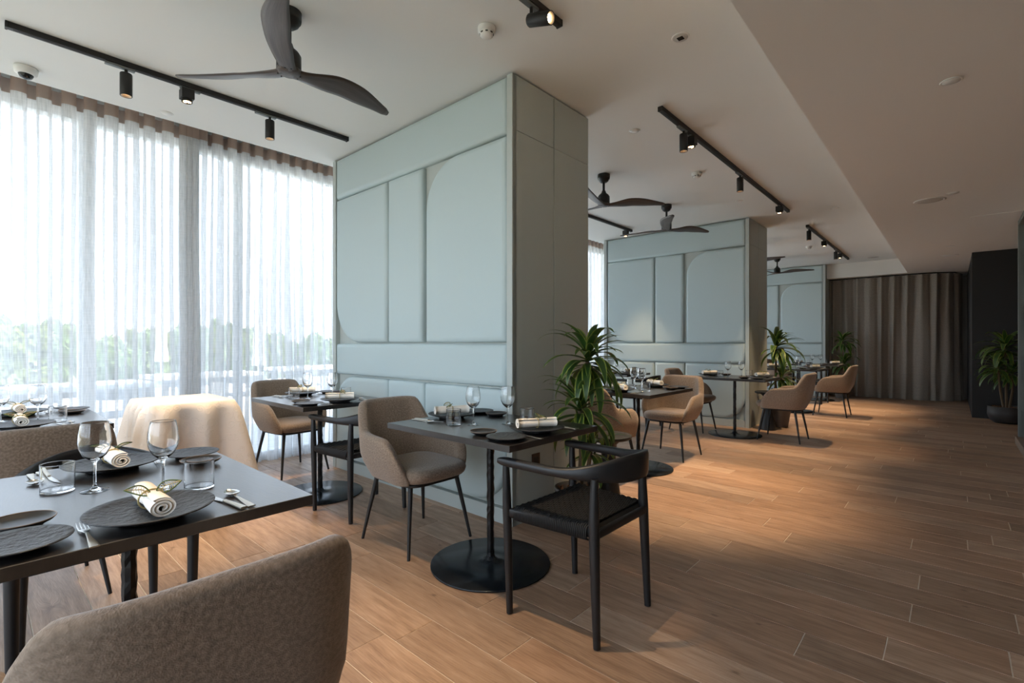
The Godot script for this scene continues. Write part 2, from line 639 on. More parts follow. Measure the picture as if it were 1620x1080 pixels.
func cord_chair(at: Vector2, turn: float, label: String, group := "") -> Node3D:
	var o := thing("black_cord_chair", label, "chair", Vector3(at.x, 0, at.y), turn, group)
	for sx in [-1, 1]:
		part("leg", shared("cord_front_leg%d" % sx, func(): return Shape.new().tube(path3([Vector3(sx * 0.252, 0.004, -0.212), Vector3(sx * 0.253, 0.22, -0.218), Vector3(sx * 0.254, 0.46, -0.226), Vector3(sx * 0.254, 0.58, -0.23), Vector3(sx * 0.254, 0.662, -0.233)]), [0.0145, 0.0175, 0.0205, 0.0175, 0.0145], 14).done()), "black_wood", o)
		part("leg", shared("cord_rear_leg%d" % sx, func(): return Shape.new().tube(path3([Vector3(sx * 0.214, 0.004, 0.215), Vector3(sx * 0.211, 0.22, 0.206), Vector3(sx * 0.206, 0.46, 0.197), Vector3(sx * 0.203, 0.56, 0.195), Vector3(sx * 0.201, 0.66, 0.196)]), [0.0145, 0.0185, 0.0225, 0.0195, 0.015], 14).done()), "black_wood", o)
		part("side_rail", shared("cord_side_rail%d" % sx, func(): return Shape.new().bar([[Vector3(sx * 0.252, 0.447, -0.222), Vector3(0.011, 0, 0) , Vector3(0, 0.019, 0)], [Vector3(sx * 0.228, 0.452, 0.0), Vector3(0.011, 0, 0), Vector3(0, 0.022, 0)], [Vector3(sx * 0.206, 0.45, 0.196), Vector3(0.011, 0, 0), Vector3(0, 0.019, 0)]]).done()), "black_wood", o)
	for sz in [-1, 1]:
		part("cross_rail", shared("cord_cross_rail%d" % sz, func(): return Shape.new().bar([[Vector3(-0.25 if sz < 0 else -0.204, 0.445, sz * 0.208), Vector3(0, 0, 0.010), Vector3(0, 0.017, 0)], [Vector3(0.25 if sz < 0 else 0.204, 0.445, sz * 0.208), Vector3(0, 0, 0.010), Vector3(0, 0.017, 0)]]).done()), "black_wood", o)
	part("woven_seat", shared("cord_seat", cord_seat), "black_cord", o)
	part("arm_rail", shared("arm_rail", func():
		var st := []
		var pts := []
		for k in 61:
			var f := lerpf(-1.0, 1.0, k / 60.0)
			var q := absf(f)
			var p := Vector3.ZERO
			if q > 0.62:
				var u := (q - 0.62) / 0.38
				p = Vector3(signf(f) * (0.252 + 0.006 * u), 0.672, lerpf(-0.02, -0.272, u))
			else:
				var a := q / 0.62 * PI * 0.5
				p = Vector3(signf(f) * 0.252 * sin(a), 0.672, -0.02 + 0.31 * cos(a))
			p.y += 0.024 * smoothstep(0.55, 0.0, q)
			pts.append(p)
		for k in 61:
			var q := absf(lerpf(-1.0, 1.0, k / 60.0))
			var t: Vector3 = (pts[mini(k + 1, 60)] - pts[maxi(k - 1, 0)]).normalized()
			var w := Vector3.UP.cross(t).normalized()
			var e := smoothstep(0.08, 0.56, q)
			var tip := 1.0 - 0.35 * smoothstep(0.95, 1.0, q)
			st.append([pts[k], w * lerpf(0.0105, 0.020, e) * tip, Vector3.UP * lerpf(0.053, 0.0175, e) * tip])
		return Shape.new().bar(st).done()), "black_wood", o)
	return o


func dining_table(at: Vector2, turn: float, label: String) -> Node3D:
	var o := thing("dining_table", label, "table", Vector3(at.x, 0, at.y), turn)
	part("table_top", boxm(Vector3(0.70, 0.030, 0.92), 0.0015, Vector3(0, TOP - 0.015, 0)), "table_wood", o)
	part("top_plate", boxm(Vector3(0.36, 0.010, 0.36), 0.002, Vector3(0, TOP - 0.036, 0)), "matt_black", o)
	part("column", shared("column", func():
		var s := Shape.new().smooth(false)
		var r := RandomNumberGenerator.new()
		r.seed = 12
		var rows := []
		for i in 34:
			var y := lerpf(0.02, TOP - 0.04, i / 33.0)
			var ring := PackedVector3Array()
			for k in 8:
				var a := TAU * k / 8.0
				var rad := 0.0205 + r.randf_range(-0.0028, 0.0012)
				ring.append(Vector3(rad * cos(a), y, -rad * sin(a)))
			ring.append(ring[0])
			rows.append(ring)
		s.grid(rows)
		return s.done()), "black_steel", o)
	part("base_disc", shared("base_disc", func(): return Shape.new().lathe([Vector2(0, 0), Vector2(0.323, 0), Vector2(0.325, 0.002), Vector2(0.325, 0.008), Vector2(0.323, 0.010), Vector2(0.11, 0.010), Vector2(0.07, 0.013), Vector2(0.045, 0.019), Vector2(0.030, 0.028), Vector2(0.023, 0.042), Vector2(0.0, 0.044)], 56).done()), "base_steel", o)
	return o


# ---------------------------------------------------------------- tableware
func dinner_plate(at: Vector3, label: String) -> void:
	var o := thing("dinner_plate", label, "plate", at)
	part("foot_ring", shared("plate_foot", func(): return Shape.new().lathe([Vector2(0, 0.0), Vector2(0.070, 0.0), Vector2(0.074, 0.002), Vector2(0.078, 0.013), Vector2(0.0, 0.014)], 36).done()), "black_glaze", o)
	part("well", shared("plate_well", func(): return Shape.new().lathe([Vector2(0, 0.010), Vector2(0.075, 0.011), Vector2(0.110, 0.0165), Vector2(0.136, 0.0245), Vector2(0.1385, 0.027), Vector2(0.137, 0.0285), Vector2(0.125, 0.0255), Vector2(0.10, 0.0205), Vector2(0.06, 0.0175), Vector2(0, 0.017)], 48).done()), "slate_plate", o)


func bread_plate(at: Vector3, label: String) -> void:
	single("bread_plate", shared("bread_plate", func(): return Shape.new().lathe([Vector2(0, 0.0), Vector2(0.052, 0.0), Vector2(0.055, 0.008), Vector2(0.085, 0.0135), Vector2(0.0935, 0.0165), Vector2(0.093, 0.0185), Vector2(0.08, 0.0165), Vector2(0.04, 0.0145), Vector2(0, 0.0145)], 40).done()), "slate_plate", label, "plate", at)


func side_dish(at: Vector3, label: String) -> void:
	var o := thing("side_dish", label, "dish", at)
	part("bowl", shared("dish_bowl", func(): return Shape.new().lathe([Vector2(0, 0.0), Vector2(0.040, 0.0), Vector2(0.043, 0.004), Vector2(0.060, 0.013), Vector2(0.0655, 0.0195), Vector2(0.0635, 0.0195), Vector2(0.056, 0.0125), Vector2(0.036, 0.0085), Vector2(0, 0.008)], 36).done()), "black_glaze", o)
	part("rim", shared("dish_rim", func():
		var ring := PackedVector3Array()
		for k in 37:
			ring.append(Vector3(0.0645 * cos(TAU * k / 36.0), 0.0197, -0.0645 * sin(TAU * k / 36.0)))
		return Shape.new().tube(ring, [0.0013], 5, false).done()), "dish_rim", o)


func wine_glass(at: Vector3, label: String) -> void:
	single("wine_glass", shared("wine_glass", func(): return Shape.new().lathe([Vector2(0, 0), Vector2(0.032, 0), Vector2(0.034, 0.0003), Vector2(0.0345, 0.001), Vector2(0.0335, 0.0016), Vector2(0.030, 0.0024), Vector2(0.014, 0.005), Vector2(0.0055, 0.011), Vector2(0.0038, 0.022), Vector2(0.0036, 0.075), Vector2(0.0055, 0.086), Vector2(0.014, 0.093), Vector2(0.028, 0.106), Vector2(0.0375, 0.126), Vector2(0.0405, 0.147), Vector2(0.039, 0.170), Vector2(0.0345, 0.196), Vector2(0.0327, 0.2042), Vector2(0.0326, 0.2050), Vector2(0.0321, 0.2054), Vector2(0.0317, 0.2050), Vector2(0.0316, 0.2042), Vector2(0.0334, 0.196), Vector2(0.0377, 0.170), Vector2(0.0391, 0.147), Vector2(0.0361, 0.127), Vector2(0.0268, 0.108), Vector2(0.013, 0.0965), Vector2(0.004, 0.0935), Vector2(0, 0.093)], 32).done()), "clear_glass", label, "glass", at)


func tumbler(at: Vector3, label: String) -> void:
	single("tumbler", shared("tumbler", func(): return Shape.new().lathe([Vector2(0, 0), Vector2(0.037, 0), Vector2(0.0388, 0.0004), Vector2(0.0396, 0.0014), Vector2(0.0397, 0.003), Vector2(0.0398, 0.03), Vector2(0.0400, 0.082), Vector2(0.0400, 0.0838), Vector2(0.0396, 0.0844), Vector2(0.0391, 0.0838), Vector2(0.0390, 0.082), Vector2(0.0387, 0.03), Vector2(0.0386, 0.0085), Vector2(0.0382, 0.0066), Vector2(0.0365, 0.0058), Vector2(0.034, 0.0055), Vector2(0, 0.0055)], 32).done()), "clear_glass", label, "glass", at)


func napkin(at: Vector3, turn: float, label: String) -> void:
	var o := thing("napkin_roll", label, "napkin", at, turn)
	# rolled linen: a spiral sheet lying along z
	part("linen_roll", shared("linen_roll", func():
		var s := Shape.new()
		var rows := []
		var inner := []
		var n := 64
		for i in n + 1:
			var a := -PI * 0.5 + TAU * 2.6 * i / n
			var r := lerpf(0.0075, 0.0265, i / float(n))
			var ring := PackedVector3Array()
			var ring2 := PackedVector3Array()
			for k in 9:
				var z := lerpf(-0.102, 0.102, k / 8.0)
				var pinch := 1.0 - 0.10 * exp(-z * z / 0.0006) + 0.05 * absf(z) / 0.102
				var p := Vector3(cos(a) * 1.12, sin(a) * 0.92, 0) * r * pinch
				ring.append(p + Vector3(0, 0.0265, z))
				ring2.append(p * (1.0 - 0.0064 / r) + Vector3(0, 0.0265, z))
			rows.append(ring)
			inner.append(ring2)
		s.grid(rows)
		var back := []
		for ring in inner:
			var flip: PackedVector3Array = ring.duplicate()
			flip.reverse()
			back.append(flip)
		s.grid(back)
		for i in n:
			for k in [0, 8]:
				s.quad_out(rows[i][k], rows[i + 1][k], inner[i + 1][k], inner[i][k], Vector3(0, 0, -1 if k == 0 else 1))
		s.quad(rows[n][0], rows[n][8], inner[n][8], inner[n][0])
		return s.done()), "napkin_linen", o)
	part("ring_band", shared("napkin_band", func():
		var ring := PackedVector3Array()
		for k in 21:
			ring.append(Vector3(cos(TAU * k / 20.0) * 0.0285, 0.0265 + sin(TAU * k / 20.0) * 0.0245, 0.0))
		return Shape.new().tube(ring, [0.0022], 6, false).done()), "leaf_gold", o)
	for sx in [-1, 1]:
		var leaf := part("ring_leaf", shared("ring_leaf%d" % sx, func():
			var s := Shape.new()
			for k in 9:
				var f := (k + 1) / 10.0
				var w := 0.0185 * sin(PI * pow(f, 0.8))
				var x: float = sx * (0.020 + 0.055 * f)
				s.tube(path3([Vector3(x, 0.044 + 0.006 * sin(PI * f), -w), Vector3(x + sx * 0.004, 0.046 + 0.006 * sin(PI * f), 0), Vector3(x, 0.044 + 0.006 * sin(PI * f), w)]), [0.0006], 4, false)
			s.tube(path3([Vector3(sx * 0.018, 0.046, 0), Vector3(sx * 0.045, 0.0525, 0), Vector3(sx * 0.077, 0.045, 0)]), [0.0011], 5)
			return s.done()), "leaf_gold", o)
		leaf.basis = Basis(Vector3.BACK, sx * 0.35) * Basis(Vector3.RIGHT, 0.45)
		part("leaf_edge", shared("leaf_edge%d" % sx, func():
			var ring := PackedVector3Array()
			for k in 25:
				var f := k / 12.0 if k <= 12 else (24 - k) / 12.0
				var side := 1.0 if k <= 12 else -1.0
				ring.append(Vector3(sx * (0.020 + 0.058 * f), 0.044 + 0.006 * sin(PI * f), side * 0.0195 * sin(PI * pow(f, 0.8))))
			return Shape.new().tube(ring, [0.0017], 5, false).done()), "leaf_green", leaf)


func handle_stations(z0: float, z1: float) -> Array:
	return [[Vector3(0, 0.0045, z0), Vector3(0.0028, 0, 0), Vector3(0, 0.0016, 0)], [Vector3(0, 0.0042, lerpf(z0, z1, 0.3)), Vector3(0.0042, 0, 0), Vector3(0, 0.0019, 0)], [Vector3(0, 0.003, lerpf(z0, z1, 0.8)), Vector3(0.0085, 0, 0), Vector3(0, 0.0019, 0)], [Vector3(0, 0.003, z1), Vector3(0.0092, 0, 0), Vector3(0, 0.0016, 0)]]


# the bar helper wants its width vector to its left when looking along the stations
func flat_bar(stations: Array) -> Shape:
	return Shape.new().bar(stations)


func fork(at: Vector3, turn: float, label: String) -> void:
	var o := thing("dinner_fork", label, "fork", at, turn)
	part("handle", shared("fork_handle", func(): return flat_bar(handle_stations(-0.01, 0.10)).done()), "cutlery_hammered", o)
	part("fork_head", shared("fork_head", func():
		var s := flat_bar([[Vector3(0, 0.0045, -0.008), Vector3(0.0028, 0, 0), Vector3(0, 0.0014, 0)], [Vector3(0, 0.005, -0.026), Vector3(0.009, 0, 0), Vector3(0, 0.0012, 0)], [Vector3(0, 0.0035, -0.044), Vector3(0.0118, 0, 0), Vector3(0, 0.0011, 0)]])
		for k in 4:
			var x := -0.0099 + 0.0066 * k
			s.bar([[Vector3(x, 0.0035, -0.042), Vector3(0.0017, 0, 0), Vector3(0, 0.0010, 0)], [Vector3(x, 0.004, -0.07), Vector3(0.0015, 0, 0), Vector3(0, 0.0009, 0)], [Vector3(x * 0.95, 0.0085, -0.094), Vector3(0.0008, 0, 0), Vector3(0, 0.0006, 0)]])
		return s.done()), "cutlery_steel", o)


func knife(at: Vector3, turn: float, label: String) -> void:
	var o := thing("table_knife", label, "knife", at, turn)
	part("handle", shared("knife_handle", func(): return flat_bar([[Vector3(0, 0.004, 0.0), Vector3(0.0055, 0, 0), Vector3(0, 0.0032, 0)], [Vector3(0, 0.004, 0.07), Vector3(0.0078, 0, 0), Vector3(0, 0.0036, 0)], [Vector3(0, 0.004, 0.105), Vector3(0.0088, 0, 0), Vector3(0, 0.0034, 0)]]).done()), "cutlery_hammered", o)
	part("blade", shared("knife_blade", func(): return flat_bar([[Vector3(0, 0.003, 0.004), Vector3(0.0062, 0, 0), Vector3(0, 0.0013, 0)], [Vector3(-0.001, 0.002, -0.04), Vector3(0.0088, 0, 0), Vector3(0, 0.0010, 0)], [Vector3(-0.002, 0.002, -0.085), Vector3(0.0072, 0, 0), Vector3(0, 0.0008, 0)], [Vector3(-0.005, 0.002, -0.112), Vector3(0.0012, 0, 0), Vector3(0, 0.0005, 0)]]).done()), "cutlery_steel", o)


func spoon(at: Vector3, turn: float, label: String) -> void:
	var o := thing("table_spoon", label, "spoon", at, turn)
	part("handle", shared("spoon_handle", func(): return flat_bar(handle_stations(-0.03, 0.10)).done()), "cutlery_hammered", o)
	part("spoon_bowl", shared("spoon_bowl", func():
		var rows := []
		for i in 9:
			var a := PI * 0.5 * i / 8.0
			var ring := PackedVector3Array()
			for k in 25:
				var b := TAU * k / 24.0
				var egg := 1.0 - 0.16 * sin(b)
				ring.append(Vector3(0.0195 * sin(a) * cos(b) * egg, 0.0012 + 0.0085 * (1.0 - cos(a)), -0.058 - 0.030 * sin(a) * sin(b)))
			rows.append(ring)
		for i in 9:
			var a := PI * 0.5 * (8 - i) / 8.0
			var ring := PackedVector3Array()
			for k in 25:
				var b := TAU * k / 24.0
				var egg := 1.0 - 0.16 * sin(b)
				ring.append(Vector3(0.0184 * sin(a) * cos(b) * egg, 0.0024 + 0.0074 * (1.0 - cos(a)), -0.058 - 0.0288 * sin(a) * sin(b)))
			rows.append(ring)
		return Shape.new().grid(rows).done()), "cutlery_steel", o)


# one cover; spot: where the middle of the table stands, turn: how the diner's side lies (0 faces -z)
func cover(spot: Vector2, turn: float, where: String, wobble: float, small := true) -> void:
	var xf := Transform3D(Basis(Vector3.UP, turn), Vector3(spot.x, TOP + 0.0006, spot.y))
	dinner_plate(xf * Vector3(-0.012, 0, 0.335), "black slate dinner plate, " + where)
	napkin(xf * Vector3(-0.012, 0.0195, 0.335), turn + wobble, "rolled white napkin with leaf ring, " + where)
	wine_glass(xf * Vector3(0.072, 0, 0.062), "clear wine glass, " + where)
	tumbler(xf * Vector3(0.148, 0, 0.135), "clear water tumbler, " + where)
	bread_plate(xf * Vector3(-0.255, 0, 0.355), "small black bread plate, " + where)
	side_dish(xf * Vector3(-0.242, 0, 0.19), "little black dish with pale rim, " + where)
	fork(xf * Vector3(-0.142, 0, 0.375), turn, "steel dinner fork with hammered handle, " + where)
	if small:
		knife(xf * Vector3(0.152, 0, 0.345), turn + 0.14, "steel table knife with hammered handle, " + where)
		spoon(xf * Vector3(0.188, 0, 0.345), turn, "steel table spoon with hammered handle, " + where)


# ---------------------------------------------------------------- plants
func leaf_mesh(length: float, width: float, droop: float, margin: bool) -> Mesh:
	var s := Shape.new()
	var rows := []
	var n := 10
	var ang := 0.0
	var p := Vector3.ZERO
	for i in n + 1:
		var f := i / float(n)
		var w := width * pow(sin(PI * clampf(0.10 + 0.90 * f, 0.0, 1.0)), 0.75)
		var fold := 0.30 * w
		var row := PackedVector3Array()
		var cols: Array = [-1.0, -0.74] if margin else [-0.76, 0.0, 0.76]
		if margin:
			row.append_array([p + Vector3(-w, fold, 0), p + Vector3(-w * 0.74, fold * 0.74 + 0.0006, 0)])
		else:
			row.append_array([p + Vector3(-w * 0.76, fold * 0.76, 0), p, p + Vector3(w * 0.76, fold * 0.76, 0)])
		rows.append(row)
		ang += droop / n * (0.3 + 1.4 * f)
		p += Vector3(0, -sin(ang), -cos(ang)) * length / n
	s.grid(rows)
	if margin:
		var other := []
		for row in rows:
			other.append(PackedVector3Array([Vector3(-row[1].x, row[1].y, row[1].z), Vector3(-row[0].x, row[0].y, row[0].z)]))
		s.grid(other)
	return s.done()


# heads: list of [offset of the crown, leaves, size]
func dracaena(at: Vector2, label: String, pot_r: float, pot_h: float, pot_kind: String, heads: Array, seed_: int, walls := []) -> Node3D:
	var o := thing("potted_dracaena", label, "plant", Vector3(at.x, 0, at.y))
	var r := RandomNumberGenerator.new()
	r.seed = seed_
	if pot_kind == "bowl":
		part("pot", shared("bowl%s" % pot_r, func(): return Shape.new().lathe([Vector2(0, 0), Vector2(pot_r * 0.62, 0), Vector2(pot_r * 0.86, pot_h * 0.16), Vector2(pot_r, pot_h * 0.5), Vector2(pot_r * 0.98, pot_h), Vector2(pot_r * 0.93, pot_h), Vector2(pot_r * 0.92, pot_h * 0.8), Vector2(0, pot_h * 0.8)], 36).done()), "pot_black", o)
	else:
		part("pot", shared("pot%s" % pot_r, func(): return Shape.new().lathe([Vector2(0, 0), Vector2(pot_r * 0.72, 0), Vector2(pot_r * 0.78, 0.01), Vector2(pot_r, pot_h - 0.012), Vector2(pot_r, pot_h), Vector2(pot_r * 0.92, pot_h), Vector2(pot_r * 0.90, pot_h * 0.86), Vector2(0, pot_h * 0.86)], 36).done()), "pot_clay", o)
	var mulch := Shape.new().smooth(false)
	for k in 130:
		var a := r.randf() * TAU
		var d := sqrt(r.randf()) * pot_r * 0.84
		var c := Vector3(cos(a) * d, pot_h * 0.86 + r.randf() * 0.02, sin(a) * d)
		var v := Vector3(r.randf() - 0.5, (r.randf() - 0.4) * 0.6, r.randf() - 0.5).normalized() * 0.022
		var w := v.cross(Vector3.UP).normalized() * 0.007
		mulch.quad(c - v - w, c + v - w, c + v + w + Vector3(0, 0.004, 0), c - v + w)
	var mm := part("bark_mulch", mulch.done(), "bark_mulch", o)
	mm.set_meta("kind", "stuff")
	for hd in heads:
		var tip: Vector3 = hd[0]
		var base := Vector3(tip.x * 0.35, pot_h * 0.8, tip.z * 0.35)
		var mid := base.lerp(tip, 0.5) + Vector3(r.randf_range(-0.02, 0.02), 0, r.randf_range(-0.02, 0.02))
		part("cane", Shape.new().tube(path3([base, mid, tip, tip + Vector3(0, 0.05 * hd[2], 0)]), [0.016, 0.014, 0.013, 0.004], 10).done(), "cane_bark", o)
		var n: int = hd[1]
		for k in n:
			var f := (k + 0.5) / n
			var v := k % 3
			var size: float = hd[2] * r.randf_range(0.85, 1.12)
			var l := [0.34, 0.38, 0.30][v] * size as float
			var leaf := part("leaf", shared("leaf%d" % v, func(): return leaf_mesh([0.34, 0.38, 0.30][v], [0.027, 0.030, 0.025][v], [1.35, 1.8, 1.0][v], false)), "dracaena_leaf", o)
			leaf.position = tip + Vector3(0, (0.10 * f - 0.05) * hd[2], 0)
			var pitch := lerpf(-0.35, 1.30, pow(f, 1.2)) + r.randf_range(-0.12, 0.12)
			var yaw := k * 2.39996 + r.randf_range(-0.2, 0.2)
			# a leaf that would run into the wall behind grows to another side
			for attempt in 14:
				var reach: Vector3 = leaf.position + Basis(Vector3.UP, yaw) * Vector3(0, 0, -0.37 * size * maxf(0.45, cos(pitch - 0.35)))
				if walls.all(func(w): return reach.dot(w.normalized()) < w.length() - 0.04):
					break
				yaw += 2.39996
			leaf.basis = (Basis(Vector3.UP, yaw) * Basis(Vector3.RIGHT, pitch)).scaled_local(Vector3.ONE * size)
			part("leaf_margin", shared("margin%d" % v, func(): return leaf_mesh([0.34, 0.38, 0.30][v], [0.027, 0.030, 0.025][v], [1.35, 1.8, 1.0][v], true)), "dracaena_margin", leaf)
	return o


# ---------------------------------------------------------------- ceiling things
func fan_blade() -> Mesh:
	var s := Shape.new()
	var top := []
	var under := []
	for i in 19:
		var f := i / 18.0
		var d := 0.03 + 0.625 * f
		var w := lerpf(0.042, 0.066, smoothstep(0.0, 0.35, f)) * (1.0 - 0.55 * smoothstep(0.55, 1.0, f)) * (1.0 - 0.45 * pow(maxf(0.0, (f - 0.93) / 0.07), 2.0))
		var twist := lerpf(0.10, 0.42, smoothstep(0.0, 0.4, f)) * (1.0 - 0.45 * f)
		var sweep := 0.045 * sin(PI * f) - 0.03 * f
		var y := 0.030 * smoothstep(0.0, 0.5, f) - 0.01 * f
		var a := PackedVector3Array()
		var b := PackedVector3Array()
		for k in 7:
			var u := -1.0 + k / 3.0
			var thick := 0.011 * (1.0 - 0.8 * u * u) * (1.0 - 0.4 * f) + 0.0012
			var c := Vector3(d, y + u * w * sin(twist), sweep + u * w * cos(twist))
			a.append(c + Vector3(0, thick, 0))
			b.append(c - Vector3(0, thick, 0))
		b.reverse()
		top.append(a)
		under.append(b)
	s.grid(top)
	s.grid(under)
	for i in 18:
		s.quad_out(top[i][0], top[i + 1][0], under[i + 1][6], under[i][6], Vector3(0, 0, -1))
		s.quad_out(top[i][6], top[i + 1][6], under[i + 1][0], under[i][0], Vector3(0, 0, 1))
	for k in 6:
		s.quad_out(top[18][k], top[18][k + 1], under[18][5 - k], under[18][6 - k], Vector3(1, 0, 0))
	return s.done()


func ceiling_fan(at: Vector2, turn: float, label: String) -> void:
	var o := thing("ceiling_fan", label, "fan", Vector3(at.x, 2.655, at.y), turn, "propeller ceiling fans")
	var up := H - 2.655
	part("canopy", shared("fan_canopy", func(): return Shape.new().lathe([Vector2(0, up - 0.085), Vector2(0.03, up - 0.085), Vector2(0.05, up - 0.068), Vector2(0.052, up - 0.052), Vector2(0.061, up - 0.05), Vector2(0.064, up - 0.034), Vector2(0.064, up - 0.0005), Vector2(0, up - 0.0005)], 32).done()), "fan_black", o)
	part("rod", shared("fan_rod", func(): return Shape.new().lathe([Vector2(0, 0.09), Vector2(0.013, 0.09), Vector2(0.013, up - 0.08), Vector2(0, up - 0.08)], 14).done()), "fan_black", o)
	part("motor", shared("fan_motor", func(): return Shape.new().lathe([Vector2(0, 0.004), Vector2(0.058, 0.004), Vector2(0.062, 0.012), Vector2(0.062, 0.085), Vector2(0.05, 0.105), Vector2(0.026, 0.125), Vector2(0.018, 0.15), Vector2(0, 0.15)], 32).done()), "fan_black", o)
	part("hub", shared("fan_hub", func(): return Shape.new().lathe([Vector2(0, -0.012), Vector2(0.05, -0.012), Vector2(0.062, -0.004), Vector2(0.062, 0.010), Vector2(0, 0.010)], 30).done()), "fan_wood", o)
	for k in 3:
		var b := part("blade", shared("fan_blade", fan_blade), "fan_wood", o)
		b.rotation.y = TAU * k / 3.0
		for q in 2:
			part("screw", shared("screw", func(): return Shape.new().lathe([Vector2(0, -0.003), Vector2(0.004, -0.003), Vector2(0.005, 0), Vector2(0, 0.001)], 8).done()), "fan_black", b, Vector3(0.055, -0.011, -0.015 + 0.03 * q))


func track(x0: float, x1: float, z: float, label: String) -> void:
	var o := thing("track_rail", label, "light track", Vector3((x0 + x1) / 2.0, H, z))
	var l := x1 - x0
	part("rail", boxm(Vector3(l, 0.034, 0.036), 0.002, Vector3(0, -0.0175, 0)), "track_black", o)
	for sx in [-1, 1]:
		part("end_cap", boxm(Vector3(0.012, 0.037, 0.039), 0.002, Vector3(sx * (l / 2.0 + 0.006), -0.019, 0)), "track_black", o)
	part("slot", boxm(Vector3(l - 0.04, 0.002, 0.012), 0.0, Vector3(0, -0.0355, 0)), "track_black", o)


# a cylinder spot hanging from the track; aim: where its beam points
func spotlight(x: float, z: float, aim: Vector3, energy: float, label: String, bright := false, cone := 26.0) -> void:
	var o := thing("track_spotlight", label, "spotlight", Vector3(x, H - 0.0355, z))
	part("adapter", boxm(Vector3(0.15, 0.014, 0.030), 0.002, Vector3(-0.03, -0.0075, 0)), "adapter_grey", o)
	part("stem", shared("spot_stem", func(): return Shape.new().lathe([Vector2(0, -0.052), Vector2(0.009, -0.052), Vector2(0.009, -0.012), Vector2(0, -0.012)], 12).done()), "track_black", o)
	var head := part("head", shared("spot_head", func(): return Shape.new().lathe([Vector2(0.0275, -0.0705), Vector2(0.031, -0.0715), Vector2(0.0325, -0.070), Vector2(0.0325, 0.066), Vector2(0.030, 0.070), Vector2(0, 0.070)], 32).done()), "track_black", o)
	var d := aim.normalized()
	var side := d.cross(Vector3.UP)
	side = Vector3.RIGHT if side.length() < 0.01 else side.normalized()
	head.basis = Basis(side, -d, side.cross(-d))
	head.position = Vector3(0, -0.05, 0) + d * 0.058 + (Vector3(0, -0.03, 0) if absf(d.y) < 0.7 else Vector3.ZERO)
	part("reflector", shared("spot_reflector", func(): return Shape.new().lathe([Vector2(0.016, -0.042), Vector2(0.0275, -0.0705), Vector2(0.0268, -0.0705), Vector2(0.0153, -0.0425)], 28).done()), "reflector", head)
	part("lamp", shared("spot_lamp", func(): return Shape.new().lathe([Vector2(0, -0.047), Vector2(0.022, -0.047), Vector2(0.022, -0.044), Vector2(0, -0.044)], 24).done()), "lamp_glow_bright" if bright else "lamp_glow", head)
	beam(o, head.position + d * 0.076, d, energy, cone)


func box_spot(x: float, z: float, energy: float, label: String) -> void:
	var o := thing("track_box_spotlight", label, "spotlight", Vector3(x, H - 0.0355, z))
	part("adapter", boxm(Vector3(0.12, 0.012, 0.028), 0.002, Vector3(0.02, -0.0065, 0)), "adapter_grey", o)
	part("housing", boxm(Vector3(0.075, 0.066, 0.075), 0.003, Vector3(0, -0.046, 0)), "track_black", o)
	part("bezel", shared("box_bezel", func(): return Shape.new().lathe([Vector2(0.029, -0.098), Vector2(0.0315, -0.098), Vector2(0.0325, -0.096), Vector2(0.0325, -0.079), Vector2(0.0, -0.079), Vector2(0.0, -0.088), Vector2(0.029, -0.088)], 28).done()), "track_black", o)
	for k in 3:
		part("lamp", shared("box_lamp", func(): return Shape.new().lathe([Vector2(0, -0.0955), Vector2(0.010, -0.0950), Vector2(0.0105, -0.0885), Vector2(0, -0.0885)], 16).done()), "lamp_glow", o, Vector3(0.0145 * cos(TAU * k / 3.0), 0, 0.0145 * sin(TAU * k / 3.0)))
	beam(o, Vector3(0, -0.105, 0), Vector3.DOWN, energy, 30.0)


func beam(o: Node3D, at: Vector3, d: Vector3, energy: float, cone: float) -> void:
	var l := SpotLight3D.new()
	l.name = "spot_beam"
	o.add_child(l)
	l.position = at
	l.basis = Basis.looking_at(d, Vector3.RIGHT if absf(d.x) < 0.8 else Vector3.UP)
	l.light_color = Color(1.0, 0.87, 0.70)
	l.light_energy = energy
	l.light_size = 0.025
	l.spot_angle = cone
	l.spot_angle_attenuation = 0.7
	l.spot_range = 12.0
	l.spot_attenuation = 2.0
	l.shadow_enabled = true


func detector(x: float, z: float, label: String) -> void:
	var o := thing("smoke_detector", label, "smoke detector", Vector3(x, H, z))
	part("base", shared("detector_base", func(): return Shape.new().lathe([Vector2(0, -0.028), Vector2(0.046, -0.028), Vector2(0.050, -0.022), Vector2(0.050, -0.0004), Vector2(0, -0.0004)], 28).done()), "plastic_white", o)
	part("chamber", shared("detector_chamber", func(): return Shape.new().lathe([Vector2(0, -0.052), Vector2(0.026, -0.052), Vector2(0.036, -0.045), Vector2(0.040, -0.027), Vector2(0, -0.027)], 28).done()), "plastic_white", o)
	for k in 8:
		var a := TAU * k / 8.0
		part("vent_slot", boxm(Vector3(0.014, 0.006, 0.003)), "lens_dark", o, Vector3(cos(a) * 0.0385, -0.038, sin(a) * 0.0385)).rotation.y = PI / 2.0 - a


func ceiling_cap(x: float, z: float, y: float, r: float, label: String, called := "ceiling_sensor", category := "sensor", m := "plastic_white") -> void:
	var o := thing(called, label, category, Vector3(x, y, z))
	part("rim", shared("cap_rim%s" % r, func(): return Shape.new().lathe([Vector2(0, -0.004), Vector2(r * 0.86, -0.004), Vector2(r * 0.9, -0.006), Vector2(r, -0.002), Vector2(r, -0.0003), Vector2(0, -0.0003)], 28).done()), "plastic_white", o)
	part("cover", shared("cap_cover%s" % r, func(): return Shape.new().lathe([Vector2(0, -0.0065), Vector2(r * 0.78, -0.006), Vector2(r * 0.82, -0.004), Vector2(0, -0.004)], 24).done()), m, o)


